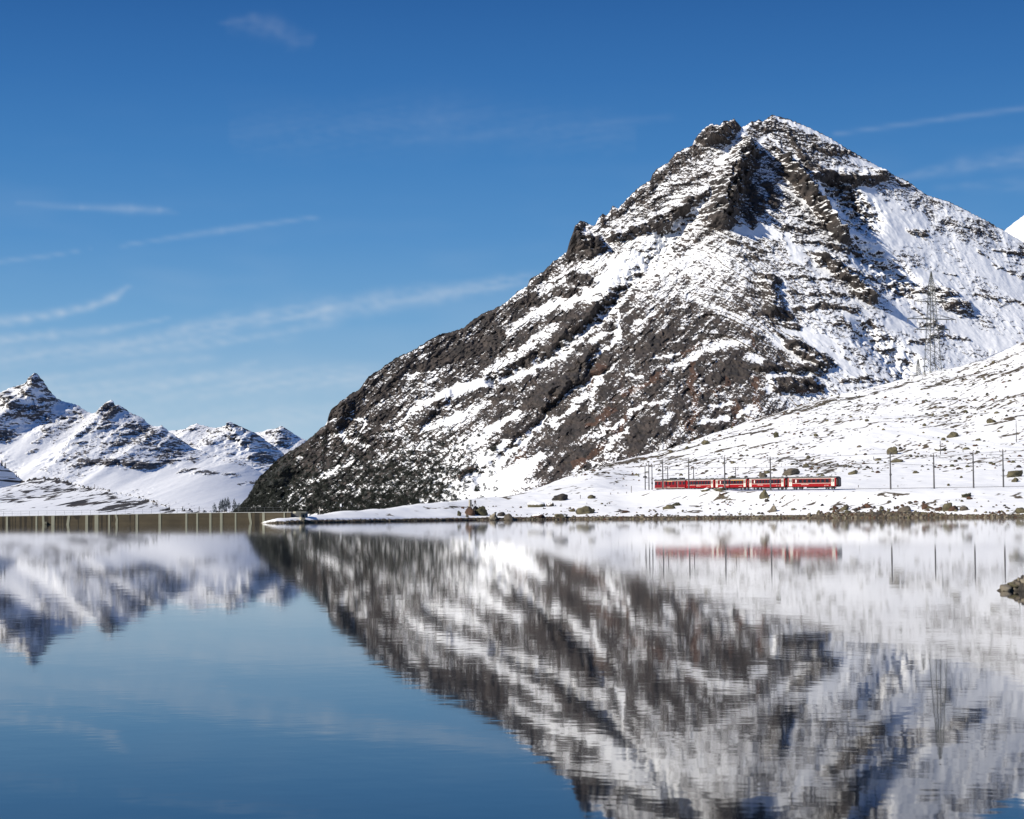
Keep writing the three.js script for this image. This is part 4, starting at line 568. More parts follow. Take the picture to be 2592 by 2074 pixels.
    for (const e of [1, -1]) {                                        // end wall: bellows round a gangway
      const ew = mesh('end_wall', new THREE.BoxGeometry(0.05, 2.15, W - 0.2).translate(e * (L / 2 + 0.03), 1.95, 0), paint.deep, t);
      const bl = mesh('bellows', new RoundedBoxGeometry(0.34, 2.2, 1.15, 2, 0.08).translate(e * (L / 2 + 0.2), 1.95, 0), paint.dark, t);
      mesh('gangway_door', new THREE.BoxGeometry(0.03, 1.9, 0.72).translate(e * (L / 2 + 0.385), 1.9, 0), std(0.10, 0.10, 0.11, 0.5), bl);
      for (const s of [1, -1]) mesh('end_rail', new THREE.CylinderGeometry(0.025, 0.025, 1.6, 6).translate(e * (L / 2 + 0.12), 1.9, s * 1.0), paint.white, ew);
      mesh('coupler', new THREE.CylinderGeometry(0.07, 0.09, 0.5, 8).rotateZ(Math.PI / 2).translate(e * (L / 2 + 0.35), 0.75, 0), paint.steel, t);
    }
  } else {
    const n = c.win, xs = [];
    for (let k = 0; k < 9; k++) xs.push(-L / 2 + 0.75 + (L - 1.5) * k / 8);
    xs.forEach((x, k) => { if (k === 2 || k === 6) return; for (const s of [1, -1]) { const f = mesh('window', new THREE.BoxGeometry(1.15, 0.95, 0.03).rotateX(-0.05 * s).translate(x, 2.3, s * (zAt(2.27) - 0.004)), paint.deep, t); for (const o of [-0.28, 0.28]) mesh('pane', new THREE.BoxGeometry(0.45, 0.84, 0.03).rotateX(-0.05 * s).translate(x + o, 2.3, s * (zAt(2.27) + 0.006)), paint.glass, f); } });
    for (const k of [2, 6]) for (const s of [1, -1]) { const d = mesh('door', new THREE.BoxGeometry(0.95, 2.0, 0.05).translate(xs[k], 1.85, s * (hw + 0.03)), paint.deep, t); mesh('door_pane', new THREE.BoxGeometry(0.5, 0.8, 0.03).translate(xs[k], 2.35, s * (hw + 0.055)), paint.glass, d); mesh('door_edge', new THREE.BoxGeometry(0.08, 2.0, 0.03).translate(xs[k] + 0.53, 1.85, s * (hw + 0.05)), paint.white, d); }
    sideBox('sill_stripe', 0, 0.86, L - 0.8, 0.1, paint.white); sideBox('yellow_band', -L * 0.02, 2.9, L * 0.2, 0.12, paint.yellow, t, 0.02); sideBox('cornice', 0, 3.0, L - 0.6, 0.07, paint.white, t, 0.02);
    mesh('lettering', new TextGeometry('Rhätische Bahn', { font, size: 0.2, depth: 0.01, curveSegments: 2 }).translate(-1.9, 1.05, hw + 0.045), paint.white, t);
    // cab end (left): windows, lamps, plough, coupler
    for (const o of [-0.72, 0, 0.72]) mesh('windscreen', new THREE.BoxGeometry(0.05, 0.8, 0.6).translate(-L / 2 - 0.03, 2.4, o), paint.glass, t);
    for (const o of [-0.85, 0.85]) mesh('headlight', new THREE.CylinderGeometry(0.14, 0.14, 0.12, 12).rotateZ(Math.PI / 2).translate(-L / 2 - 0.06, 1.2, o), paint.white, t);
    mesh('plough', new THREE.CylinderGeometry(0.25, 1.1, 0.6, 3, 1).scale(0.5, 1, 1).translate(-L / 2 - 0.1, 0.45, 0), paint.dark, t);
    mesh('coupler', new THREE.CylinderGeometry(0.09, 0.11, 0.9, 8).rotateZ(Math.PI / 2).translate(-L / 2 - 0.5, 0.85, 0), paint.steel, t);
    const re = mesh('roof_equipment', mergeGeometries([box(3.4, 0.22, 1.5, 0.2, 3.62, 0), box(2.2, 0.18, 1.3, -4.4, 3.6, 0), box(1.6, 0.5, 1.1, 4.6, 3.72, 0)]), paint.dark, t);
    for (let k = 0; k < 5; k++) mesh('resistor', new THREE.CylinderGeometry(0.16, 0.16, 1.2, 8).rotateX(Math.PI / 2).translate(-0.9 + k * 0.5, 3.82, 0), paint.steel, re);
    for (const [x, flip] of [[-3.6, 1], [3.0, 1]]) {                   // two raised pantographs
      const pg = mesh('pantograph', mergeGeometries([bar([x, 3.6, -0.4], [x + 0.7 * flip, 4.35, -0.3], 0.06), bar([x, 3.6, 0.4], [x + 0.7 * flip, 4.35, 0.3], 0.06), bar([x + 0.7 * flip, 4.35, -0.3], [x, 5.25, -0.3], 0.05), bar([x + 0.7 * flip, 4.35, 0.3], [x, 5.25, 0.3], 0.05), box(0.9, 0.12, 1.0, x, 3.58, 0)]), paint.dark, t);
      mesh('collector', mergeGeometries([bar([x - 0.45, 5.28, -0.8], [x - 0.45, 5.28, 0.8], 0.07), bar([x + 0.45, 5.28, -0.8], [x + 0.45, 5.28, 0.8], 0.07), bar([x - 0.45, 5.28, 0], [x + 0.45, 5.28, 0], 0.05)]), paint.dark, pg);
    }
  }
  // underframe and bogies
  mesh('underframe', mergeGeometries([box(L - 0.6, 0.16, 2.2, 0, 0.70, 0), box(2.6, 0.42, 1.9, -0.6, 0.48, 0), box(1.0, 0.3, 1.7, 2.2, 0.52, 0)]), paint.dark, t);
  for (const e of [1, -1]) {
    const bx = e * (L / 2 - 2.7), bg = mesh('bogie', mergeGeometries([box(2.7, 0.18, 0.14, bx, 0.46, 0.95), box(2.7, 0.18, 0.14, bx, 0.46, -0.95), box(0.4, 0.2, 1.9, bx, 0.46, 0)]), paint.dark, t);
    for (const a of [-0.95, 0.95]) for (const s of [1, -1]) mesh('wheel', new THREE.CylinderGeometry(0.36, 0.36, 0.12, 18).rotateX(Math.PI / 2).translate(bx + a, 0.37, s * 0.55), paint.steel, bg);
  }
}
// rails along the bed
{
  const path = []; for (let X = 1560; X <= 3000; X += 12) { const d = trackD(X); path.push(new THREE.Vector3((X - CX) / F * d, railY(X) - 0.04, -d)); }
  const curve = new THREE.CatmullRomCurve3(path), t = base('railway_track', [0, 0, 0]); tag(t, 'thin dark railway line running level across the snowy slope', 'railway track', null, 'structure');
  for (const o of [-0.5, 0.5]) { const pts = curve.getSpacedPoints(260), P = pts.map((p, i) => { const q = pts[Math.min(i + 1, 260)].clone().sub(pts[Math.max(i - 1, 0)]).normalize(); return p.clone().add(new THREE.Vector3(-q.z, 0, q.x).multiplyScalar(o)); }); mesh('rail', new THREE.TubeGeometry(new THREE.CatmullRomCurve3(P), 260, 0.05, 4), std(0.06, 0.05, 0.045, 0.5), t); }
}
// ------------------------------------------------------------------ masts and wires of the railway
const mastMat = std(0.085, 0.082, 0.085, 0.8), mastRust = std(0.10, 0.075, 0.06, 0.8), insulMat = std(0.16, 0.13, 0.11, 0.4);
const mastTops = [];
function mast(X, yT, yB, d, o) {
  const b = at(X, yB, d), top = at(X - (yB - yT) * 0.012, yT, d), h = top[1] - b[1] + 0.5, t = base('catenary_mast', [b[0], b[1] - 0.5, b[2]]);
  tag(t, o.label, o.cat ?? 'railway mast', o.group ?? 'masts along the railway');
  const w = o.w ?? 0.42;
  mesh('pole', new THREE.CylinderGeometry(w * 0.38, w * 0.55, h, 8).translate(0, h / 2, 0), mastMat, t);
  if (o.head !== 0) {                                                 // short cross piece with upright insulators
    mesh('crosspiece', box(1.7, 0.12, 0.12, 0, h - 0.35, 0), mastMat, t);
    for (const x of [-0.8, 0, 0.8]) mesh('insulator', new THREE.CylinderGeometry(0.09, 0.13, 0.5, 6).translate(x, h + (x ? -0.03 : 0.22), 0), insulMat, t);
  }
  for (const a of o.arms ?? []) {                                     // [side, reach, height below the top, stay]
    const y = h - a[2]; mesh('bracket', mergeGeometries([bar([0, y, 0], [a[0] * a[1], y, 0], 0.09), ...(a[3] ? [bar([0, y - a[3], 0], [a[0] * a[1] * 0.86, y, 0], 0.07)] : [])]), mastMat, t);
    mesh('insulator', new THREE.CylinderGeometry(0.08, 0.08, 0.55, 6).translate(a[0] * a[1], y - 0.3, 0), insulMat, t);
  }
  for (const q of o.box ?? []) mesh('switch_box', box(0.55, 0.5, 0.4, 0, h * q, 0.2), mastMat, t);
  mastTops.push([b[0], b[1] - 0.5 + h, b[2]]);
  return t;
}
const g3 = [[1, 2.6, 2.1, 1.9]];
mast(1678, 1168, 1242, 608, { label: 'mast standing in front of the railcar, next right of the three close poles', arms: [[1, 2.2, 1.8, 1.4]] });
mast(1744, 1164, 1240, 594, { label: 'mast in front of the joint between the railcar and the first coach', arms: [[1, 2.4, 1.0, 1.2]] });
mast(1835, 1159, 1233, 579, { label: 'mast rising behind the olive boulder in front of the yellow banded coach' });
mast(1951, 1160, 1240, 559, { label: 'mast in front of the coach beside the pointed olive boulder', arms: [[1, 4.2, 0.3, 1.5]] });
mast(2255, 1147, 1237, 535, { label: 'first mast right of the train, with a bracket arm to the left', arms: [[-1, 4.2, 1.5, 1.5], [1, 0.8, 0.4, 0]], box: [0.42] });
mast(2365, 1153, 1235.5, 533, { label: 'second mast right of the train, without a bracket arm' });
mast(2465, 1147, 1232.5, 531, { label: 'third mast right of the train, with a small collar below its head', box: [0.74] });
mast(2540.5, 1141, 1229, 529, { label: 'rightmost tall mast near the picture edge, with a long left bracket', arms: [[-1, 4.4, 1.1, 1.4], [1, 5.4, 2.2, 0]], box: [0.46] });
const p3 = 'close poles at the left end of the train';
mast(1633.5, 1179, 1245, 622, { label: 'leftmost of the three close poles left of the train', w: 0.34, head: 0, group: p3 });
mast(1643, 1175, 1245, 621, { label: 'middle and tallest of the three close poles left of the train', w: 0.36, group: p3, arms: [[-1, 1.2, 2.4, 0], [-1, 1.2, 4.4, 0]] });
mast(1651, 1179, 1245, 620, { label: 'right hand pole of the three close poles, with a dark box halfway down', w: 0.34, group: p3, box: [0.36] });
const pb = 'line poles behind the train';
mast(1690.5, 1184, 1224, 655, { label: 'short line pole behind the roof of the railcar', w: 0.34, group: pb, cat: 'line pole', arms: [[-1, 0.6, 0.2, 0]] });
mast(1756, 1184, 1222, 650, { label: 'line pole with a wide crosspiece behind the first coach', w: 0.36, group: pb, cat: 'line pole', arms: [[1, 1.4, 0.5, 0], [-1, 1.4, 0.5, 0]] });
mast(1862.5, 1186, 1216, 640, { label: 'line pole rising behind the roof of the yellow banded coach', w: 0.32, group: pb, cat: 'line pole' });
const ph = 'thin poles standing on the open hillside';
for (const [X, yT, yB, l] of [[2381, 1116, 1151, 'thin pole on the hillside passing through an olive boulder cluster'], [2573.5, 1065, 1120, 'thin pole high on the hillside at the right edge'], [2212, 1156, 1165, 'stub of a post beside an olive boulder above the track']]) {
  const p = onHill(X, yB); mast(X, yT, yB, -p[2], { label: l, w: 0.26, head: 0, group: ph, cat: 'pole' });
}
// rungs between the close poles
{ const a = at(1633.5, 1200, 622), b = at(1643, 1200, 621), c = at(1634, 1222, 622), e = at(1643.5, 1222, 621); const t = mesh('tie_bar', mergeGeometries([bar(a, b, 0.12), bar(c, e, 0.12)]), mastMat); tag(t, 'two thin tie bars joining the left pair of close poles', 'tie bar'); }
// wires: sagging between the mast heads
{
  const span = (a, b, sag, r) => { const m = [(a[0] + b[0]) / 2, (a[1] + b[1]) / 2 - sag, (a[2] + b[2]) / 2]; return new THREE.TubeGeometry(new THREE.QuadraticBezierCurve3(new THREE.Vector3(...a), new THREE.Vector3(...m), new THREE.Vector3(...b)), 14, r, 4); };
  const heads = [[45.6, 8.6 + 8, -620], ...mastTops.slice(0, 8)], out = [], low = [];
  heads.push([heads[8][0] + 22, heads[8][1] + 0.4, heads[8][2] + 4]);
  for (let i = 1; i < heads.length; i++) { out.push(span(heads[i - 1], heads[i], 0.5, 0.034)); const f = p => [p[0], p[1] - 2.6, p[2] - 2.4]; low.push(span(f(heads[i - 1]), f(heads[i]), 0.3, 0.038)); }
  const w = base('overhead_wire', [0, 0, 0]); tag(w, 'thin overhead wires strung from mast to mast above the train', 'overhead wire');
  mesh('feeder_wire', mergeGeometries(out), mastMat, w); mesh('contact_wire', mergeGeometries(low), mastMat, w);
}
// fence and marker posts
for (const [X, yT, yB, l] of [[1469, 1254, 1263, 'small dark marker post left of the green domed boulder'], [1598, 1231, 1248, 'wooden post in the snow left of the three close poles'], [1545.5, 1248, 1253, 'stub fence post in the snow, left of a row of three'], [1564, 1246.5, 1251, 'stub fence post in the snow, middle of a row of three'], [1586, 1246, 1250, 'stub fence post in the snow, right of a row of three'], [2273, 1229, 1234, 'tiny marker post between the first two masts right of the train'], [2173, 1229, 1234.5, 'tiny marker post at the tip of the train shadow']]) {
  const p = onHill(X, yB) ?? at(X, yB, 630), k = -p[2] / F, h = (yB - yT) * k;
  const t = base('marker_post', p); tag(t, l, 'post', 'small posts in the snow'); mesh('post', bar([0, -0.2, 0], [0.05, h, 0], 0.2, 6), mastRust, t); mesh('post_cap', new THREE.CylinderGeometry(0.12, 0.12, 0.12, 6).translate(0.05, h, 0), mastMat, t);
}
// signs by the dam
for (const [X, yT, yB, d, kind, l] of [[728.5, 1288, 1298, 452, 'post', 'thin pale post on the dam beside the grey end wall'], [809, 1283, 1296, 520, 'post', 'short pale concrete post behind the snowy spit'], [862.5, 1276, 1296, 545, 'sign', 'small white sign on a dark post behind the snowy spit'], [925, 1290, 1293, 556, 'post', 'tiny post on the ridge of the snowy spit']]) {
  const b = at(X, yB, d), h = (yB - yT) * d / F, t = base(kind === 'sign' ? 'sign_post' : 'marker_post', b); tag(t, l, kind);
  mesh('post', bar([0, -1, 0], [0, h, 0], 0.16, 6), kind === 'sign' ? mastMat : std(0.5, 0.48, 0.42, 0.8), t);
  if (kind === 'sign') mesh('panel', new RoundedBoxGeometry(0.42, 0.75, 0.05, 2, 0.02).translate(0, h - 0.4, 0.12), std(0.75, 0.76, 0.78, 0.6), t); else mesh('post_cap', new THREE.CylinderGeometry(0.1, 0.1, 0.1, 6).translate(0, h, 0), mastMat, t);
}

// ------------------------------------------------------------------ lattice pylons
function pylon(X, yT, yB, d, H_, half, label, thick = 1) {
  const b = at(X, yB, d), t = base('power_pylon', b, 0.3); tag(t, label, 'power pylon', 'lattice pylons behind the hillside');
  const m = std(0.07, 0.075, 0.068, 0.7), w0 = 2.9, k = thick;
  const wAt = y => { const f = y / H_; return f < 0.86 ? mix(w0, 0.95, f / 0.86) : mix(0.95, 0.06, (f - 0.86) / 0.14); };
  for (const [sx, sz] of [[1, 1], [1, -1], [-1, 1], [-1, -1]]) {
    const P = [0, 0.3, 0.6, 0.86, 1].map(f => [sx * wAt(f * H_), f * H_, sz * wAt(f * H_)]);
    mesh('leg', mergeGeometries(P.slice(1).map((p, i) => bar(P[i], p, 0.26 * k))), m, t);
  }
  const br = []; let y = 0, n = 0;
  while (y < H_ * 0.97) {
    const a = wAt(y), h = Math.max(1.1, a * 1.25), y2 = Math.min(H_ * 0.985, y + h), c = wAt(y2), s = 1;
    for (const [p, q] of [[[a, a], [-c, c]], [[-a, a], [c, c]], [[a, -a], [-c, -c]], [[-a, -a], [c, -c]], [[a, a], [c, -c]], [[a, -a], [c, c]], [[-a, a], [-c, -c]], [[-a, -a], [-c, c]]]) br.push(bar([p[0], y, p[1]], [q[0], y2, q[1]], 0.10 * k, 3));
    y = y2; n++;
  }
  mesh('bracing', mergeGeometries(br), m, t);
  for (const [f, L, rise, up] of [[0.66, half * 0.72, 1.5, 1], [0.475 + 0.16 * 0.3, half, 2.2, 1], [0.38, half * 0.72, 1.7, 1]].map((a, i) => [[0.70, 0.525, 0.42][i], a[1], a[2], a[3]])) {
    const yA = f * H_, w = wAt(yA), G = [];
    for (const s of [1, -1]) {
      for (const z of [w, -w]) { G.push(bar([s * w, yA, z], [s * L, yA, 0], 0.2 * k), bar([s * w, yA + rise, z * 0.9], [s * L, yA, 0], 0.16 * k)); }
      for (let q = 1; q < 4; q++) { const x = mix(w, L, q / 4); G.push(bar([s * x, yA, 0], [s * x, yA + rise * (1 - q / 4), 0], 0.08 * k, 3)); }
    }
    G.push(bar([-w, yA, w], [w, yA, w], 0.14 * k), bar([-w, yA, -w], [w, yA, -w], 0.14 * k));
    const arm = mesh('cross_arm', mergeGeometries(G), m, t);
    for (const s of [1, -1]) for (const q of [1, 0.55]) mesh('insulator', new THREE.CylinderGeometry(0.10 * k, 0.10 * k, 1.7, 6).translate(s * (w + (L - w) * q - 0.1), yA - 0.9, 0), insulMat, arm);
  }
  mesh('footing', mergeGeometries([[1, 1], [1, -1], [-1, 1], [-1, -1]].map(([a, c]) => box(0.9, 3, 0.9, a * w0, -1.3, c * w0))), std(0.35, 0.35, 0.33, 0.9), t);
}
pylon(2362, 685, 942, 905, 46.5, 12.5, 'tall lattice power pylon standing on the crest of the snowy hillside', 1.3);
pylon(2327, 907, 1052, 1420, 41, 11, 'smaller distant lattice pylon, its head showing left of the tall one', 1.5);
// ------------------------------------------------------------------ boulders
const tones = { olive: [[0.135, 0.118, 0.066], [0.05, 0.043, 0.026]], grey: [[0.130, 0.108, 0.080], [0.046, 0.039, 0.031]], dark: [[0.05, 0.042, 0.035], [0.018, 0.016, 0.015]], pale: [[0.25, 0.215, 0.16], [0.10, 0.085, 0.065]], rust: [[0.10, 0.05, 0.028], [0.035, 0.021, 0.015]], moss: [[0.07, 0.066, 0.03], [0.02, 0.02, 0.014]] };
const stoneMat = new THREE.MeshStandardMaterial({ vertexColors: true, roughness: 0.92 });
function boulderGeo(seed, w, h, dp, tone, o = {}) {
  const r = rng(seed * 7919 + 13), g = mergeVertices(new THREE.IcosahedronGeometry(1, o.detail ?? 5).deleteAttribute('uv').deleteAttribute('normal')), p = g.attributes.position, planes = [];
  for (let k = 0; k < (o.planes ?? 11); k++) { const a = r() * 6.283, y = r() * 2 - 1, q = Math.sqrt(1 - y * y); planes.push([q * Math.cos(a), y, q * Math.sin(a), 0.62 + 0.36 * r()]); }
  const nx = seed * 3.7, col = new Float32Array(p.count * 3);
  for (let i = 0; i < p.count; i++) {
    let x = p.getX(i), y = p.getY(i), z = p.getZ(i), R = 1.08;
    for (const [a, b, c, d] of planes) { const q = a * x + b * y + c * z; if (q > 0.2) R = Math.min(R, d / q); }
    R *= 1 + 0.16 * facet(x * 1.6 + nx, y * 1.7 + z * 1.1, seed) + 0.13 * fbm(N1, x * 1.8 + nx + z, y * 2.0 + z * 1.7, 4) + 0.05 * ridged(N2, (x + z) * 5 + nx, y * 6 - z * 3, 3);
    if (o.point && y > 0) { const f = 1 - 0.72 * y; x *= f; z *= f; y *= 1.12; }
    p.setXYZ(i, x * R * w / 2 * 1.12, (y * R + 0.62) * h / 1.6, z * R * dp / 2 * 1.12);
  }
  g.computeVertexNormals();
  const nn = g.attributes.normal, [A, B] = tones[tone];
  for (let i = 0; i < p.count; i++) {
    const x = p.getX(i), y = p.getY(i), z = p.getZ(i), t = clamp(0.55 + 0.9 * fbm(N3, x * 1.4 / Math.sqrt(w) + nx, (y * 1.6 + z) / Math.sqrt(w) * 1.2, 4)), sn = o.snow ? smooth(0.62, 0.74, nn.getY(i) + 0.22 * fbm(N4, x * 1.1 + nx, z * 1.1, 3) + o.snow - 0.35) : 0;
    for (let c = 0; c < 3; c++) col[i * 3 + c] = mix(mix(B[c], A[c], t), [0.87, 0.875, 0.885][c], sn);
  }
  g.setAttribute('color', new THREE.BufferAttribute(col, 3));
  return g;
}
let bSeed = 1;
function boulder(X0, X1, Y0, Y1, tone, label, o = {}) {
  const Xc = (X0 + X1) / 2, p = o.d ? at(Xc, Y1, o.d) : (onHill(Xc, Y1 - 0.5) ?? at(Xc, Y1, 560)), k = -p[2] / F, w = (X1 - X0) * k * 0.9, h = (Y1 - Y0) * k * 0.9, t = mesh('boulder', boulderGeo(o.seed ?? bSeed++, w, h * 1.0 / 1.0, w * (o.deep ?? 0.8), tone, o), stoneMat);
  t.position.set(p[0], p[1] - h * 0.12, p[2] - w * 0.2); t.rotation.z = (o.tilt ?? 0); tag(t, label, 'boulder', o.group ?? 'boulders on the snowy slope'); return t;
}
// on the spit and the near foreshore, left to right
boulder(1157, 1168.5, 1291, 1307, 'moss', 'round dark boulder standing alone left of the stone pillar mound');
boulder(1239, 1259, 1298, 1318, 'pale', 'pale pinkish heap of rock at the waterline right of the stone pillar mound', { snow: 0.2 });
boulder(1259, 1282, 1295, 1308, 'dark', 'dark flat rock just above the pale pinkish shore rock', { tilt: 0.15 });
boulder(1275, 1303, 1300, 1321, 'grey', 'squarish brown layered rock at the waterline, right of the pale pinkish one', { planes: 9 });
boulder(1331, 1378, 1265, 1285, 'olive', 'broad low olive boulder with snow on its left half, left of the big dark boulder', { snow: 0.32 });
boulder(1382, 1405, 1269, 1283, 'grey', 'small cracked rock pair below the big dark boulder', { snow: 0.28 });
boulder(1345, 1377, 1297, 1314, 'rust', 'reddish rock with a snow patch near the water below the broad olive boulder', { snow: 0.25 });
boulder(1396, 1441, 1247, 1268, 'dark', 'big smooth dark brown boulder on the ridge left of the railcar', { planes: 16 });
boulder(1400, 1436, 1298, 1313, 'olive', 'low arched boulder at the shore below the big dark boulder', { snow: 0.22 });
boulder(1442, 1458, 1287, 1296, 'olive', 'small flat olive stone between two larger boulders on the foreshore', { tilt: 0.2 });
boulder(1460, 1508, 1277, 1302, 'olive', 'large olive boulder with a snow hollow on its right, left foreshore', { snow: 0.12, tilt: 0.15 });
boulder(1487, 1508, 1251, 1263, 'olive', 'green domed boulder on the ridge right of the big dark boulder', { planes: 18 });
boulder(1571, 1592, 1291, 1299, 'rust', 'flat dark red rock alone on the white foreshore');
boulder(1620, 1633, 1300, 1316, 'pale', 'pale upright stone standing at the waterline below the close poles', { planes: 8 });
boulder(1681, 1709, 1275, 1290, 'olive', 'left hand olive boulder of the pair below the railcar', { planes: 15 });
boulder(1702, 1726, 1270, 1281, 'moss', 'right hand darker boulder of the pair below the railcar', { planes: 15 });
boulder(1776, 1800, 1234, 1245, 'olive', 'half snowed olive rock touching the lower edge of the first coach', { snow: 0.34 });
boulder(1809, 1839, 1231, 1244, 'olive', 'lumpy olive boulder hiding the coach wheels beside a mast', { snow: 0.1 });
boulder(1822, 1841, 1245, 1253, 'rust', 'flat brown rock under a snow lip below the lumpy olive boulder', { snow: 0.2 });
boulder(1923, 1952, 1236, 1262, 'olive', 'pointed olive boulder in front of the train at a mast foot', { point: 1, planes: 10 });
boulder(1935, 1949, 1261, 1272, 'dark', 'small dark rock right below the pointed olive boulder');
boulder(1950, 1970, 1277, 1297, 'pale', 'pale pyramid shaped stone on the foreshore below the pointed olive boulder', { point: 1, planes: 8 });
boulder(1943, 1955, 1291, 1298, 'grey', 'little grey stone at the left foot of the pale pyramid stone');
boulder(2002, 2016, 1285, 1293, 'olive', 'small snow topped stone right of the pale pyramid stone', { snow: 0.3 });
boulder(2031, 2042, 1284, 1291, 'grey', 'small rounded stone above the upright shore stone under the last coach');
boulder(2043, 2055, 1296, 1314, 'pale', 'upright pale stone rising from the shore rubble under the last coach', { planes: 8, tilt: -0.1 });
boulder(2067, 2080, 1293, 1301, 'olive', 'small olive slab just above the shore rubble below the train end');
boulder(2069, 2096, 1299, 1313, 'grey', 'wide grey rock in the shore rubble below the train end');
boulder(2100, 2107, 1284, 1294, 'dark', 'narrow dark rock stuck upright in the snow right of the train end');
boulder(2110, 2126, 1275, 1292, 'rust', 'ragged brown rock leaning right, upper left of the shore rubble', { tilt: 0.5, point: 1 });
boulder(2127, 2150, 1279, 1292, 'olive', 'brown and olive ragged rock in the middle of the shore rubble', { tilt: 0.35 });
boulder(2141, 2155, 1289, 1302, 'olive', 'leaning olive slab in the snow above the shore rubble', { tilt: 0.6, planes: 8 });
boulder(2170, 2179, 1281, 1293, 'rust', 'dark brown rock at the left foot of the long ragged outcrop');
boulder(2178, 2210, 1274, 1288, 'rust', 'long ragged brown outcrop pointing up right above the shore', { tilt: 0.4 });
boulder(2170, 2188, 1295, 1314, 'grey', 'stack of grey shore rocks below the long ragged outcrop', { planes: 9 });
boulder(2198, 2215, 1290, 1304, 'grey', 'blue grey wedge of rock below the first mast right of the train', { point: 1 });
boulder(2214, 2240, 1293, 1306, 'dark', 'dark long rock in the shore rubble right of the grey wedge', { tilt: 0.15 });
boulder(2240, 2252, 1297, 1311, 'grey', 'blocky grey stone in the shore rubble below the first mast', { planes: 8 });
boulder(2277, 2310, 1280, 1299, 'grey', 'slanting grey slab reaching up right out of the shore rubble', { tilt: 0.5, planes: 8 });
boulder(2298, 2306, 1268, 1276, 'grey', 'small grey stone in the snow above the slanting slab');
boulder(2337, 2358, 1270, 1289, 'rust', 'reddish ragged rock leaning right, alone left of the square olive boulder', { tilt: 0.55, point: 1 });
boulder(2370, 2389, 1280, 1294, 'rust', 'brown turf covered rock at the left of the square olive boulder', { tilt: 0.3 });
boulder(2386, 2414, 1267, 1294, 'olive', 'large square olive boulder near the shore on the right', { planes: 9 });
boulder(2404, 2432, 1279, 1294, 'rust', 'brown turf covered rock at the right of the square olive boulder', { tilt: 0.35 });
boulder(2429, 2451, 1278, 1294, 'grey', 'two lobed grey and brown boulder right of the square olive boulder');
boulder(2433, 2459, 1245, 1259, 'moss', 'dark green rock with a snow ledge below the third mast', { snow: 0.15 });
boulder(2449, 2464, 1256, 1265, 'rust', 'small brown rock under the dark green rock below the third mast');
boulder(2465, 2475, 1288, 1297, 'pale', 'small pale cube shaped stone in the snow near the right shore', { planes: 7 });
boulder(2509, 2519, 1294, 1303, 'rust', 'small reddish stone close to the shore at right');
boulder(2550, 2558, 1284, 1290, 'dark', 'small dark round stone in the snow near the right edge of the foreshore');
boulder(2572, 2600, 1284, 1300, 'olive', 'olive boulder cut by the right edge above the shore');
boulder(2354, 2363, 1299, 1313, 'grey', 'rounded grey stone standing above the water left of the square olive boulder');
// behind the track and on the hillside
boulder(1840, 1863, 1202, 1214, 'olive', 'snow streaked olive rock showing above the yellow banded coach', { snow: 0.25, tilt: 0.2 });
boulder(1849, 1863, 1166, 1174, 'olive', 'lone small olive rock on the slope high above the yellow banded coach');
boulder(1920, 1943, 1196, 1210, 'grey', 'grey rock showing above the coach roof left of the mast', { planes: 10 });
boulder(1935, 1952, 1187, 1200, 'olive', 'upper rock of the pair above the coach roof beside the mast', { snow: 0.22 });
boulder(1985, 2026, 1184, 1203, 'grey', 'long sloping grey boulder above the roof of the last coach', { tilt: 0.2, planes: 9 });
boulder(2031, 2049, 1170, 1185, 'olive', 'pointed olive rock higher up right of the long sloping grey boulder', { point: 1 });
boulder(2150, 2175, 1187, 1202, 'olive', 'arched brown rock alone on the smooth snow right of the train end', { snow: 0.1, tilt: 0.2 });
boulder(2215, 2233, 1158, 1167, 'olive', 'olive dome beside a post stub left of the first mast', { planes: 16 });
boulder(2246, 2276, 1127, 1151, 'olive', 'clump of olive rock behind the head of the first mast', { snow: 0.2 });
boulder(2257, 2293, 1160, 1171, 'olive', 'long flat olive boulder right behind the first mast', { planes: 16 });
boulder(2301, 2310, 1149, 1155, 'olive', 'little olive rock up the slope right of the long flat boulder');
boulder(2368, 2399, 1129, 1142, 'olive', 'loose olive rock cluster crossed by a thin pole', { snow: 0.22 });
boulder(2384, 2396, 1107, 1116, 'olive', 'small olive rock just below the big slanted slab on the hillside');
boulder(2399, 2428, 1090, 1108, 'olive', 'big slanted olive slab on the hillside above the second and third mast', { tilt: 0.35, planes: 10 });
boulder(2470, 2484, 1108, 1117, 'olive', 'small olive rock on the hillside above the third mast', { tilt: 0.3 });
boulder(2462, 2477, 1124, 1131, 'rust', 'flat brown rock on the hillside just above the third mast head');
boulder(2439, 2457, 1132, 1139, 'olive', 'flat olive rock on the hillside left of the third mast head');
boulder(2500, 2521, 1057, 1071, 'olive', 'olive boulder high on the hillside near the right edge', { planes: 11 });
boulder(2391, 2403, 1047, 1056, 'grey', 'dark grey boulder high on the hillside above the big slanted slab');
boulder(2335, 2345, 1070, 1080, 'olive', 'rounded olive rock on the hillside between the pylon and the first mast');
boulder(2553, 2594, 1184, 1208, 'olive', 'large olive boulder beyond the rightmost mast at the picture edge', { tilt: 0.2, planes: 10 });
boulder(2565, 2582, 1207, 1221, 'olive', 'leaning olive slab under the large boulder at the right edge', { tilt: 0.6 });
boulder(2503, 2517, 1168, 1176, 'olive', 'small flat rock between the third and the rightmost mast');
boulder(2430, 2437, 1204, 1211, 'olive', 'lone round stone on the smooth snow left of the third mast');
boulder(2398, 2406, 1224, 1231, 'olive', 'round olive stone beside the track between the second and third mast');
boulder(1776, 1796, 1112, 1127, 'olive', 'olive rock on the hillside skyline above the first coach');
boulder(1734, 1745, 1128, 1138, 'olive', 'small pale olive dome on the hillside skyline above the railcar');
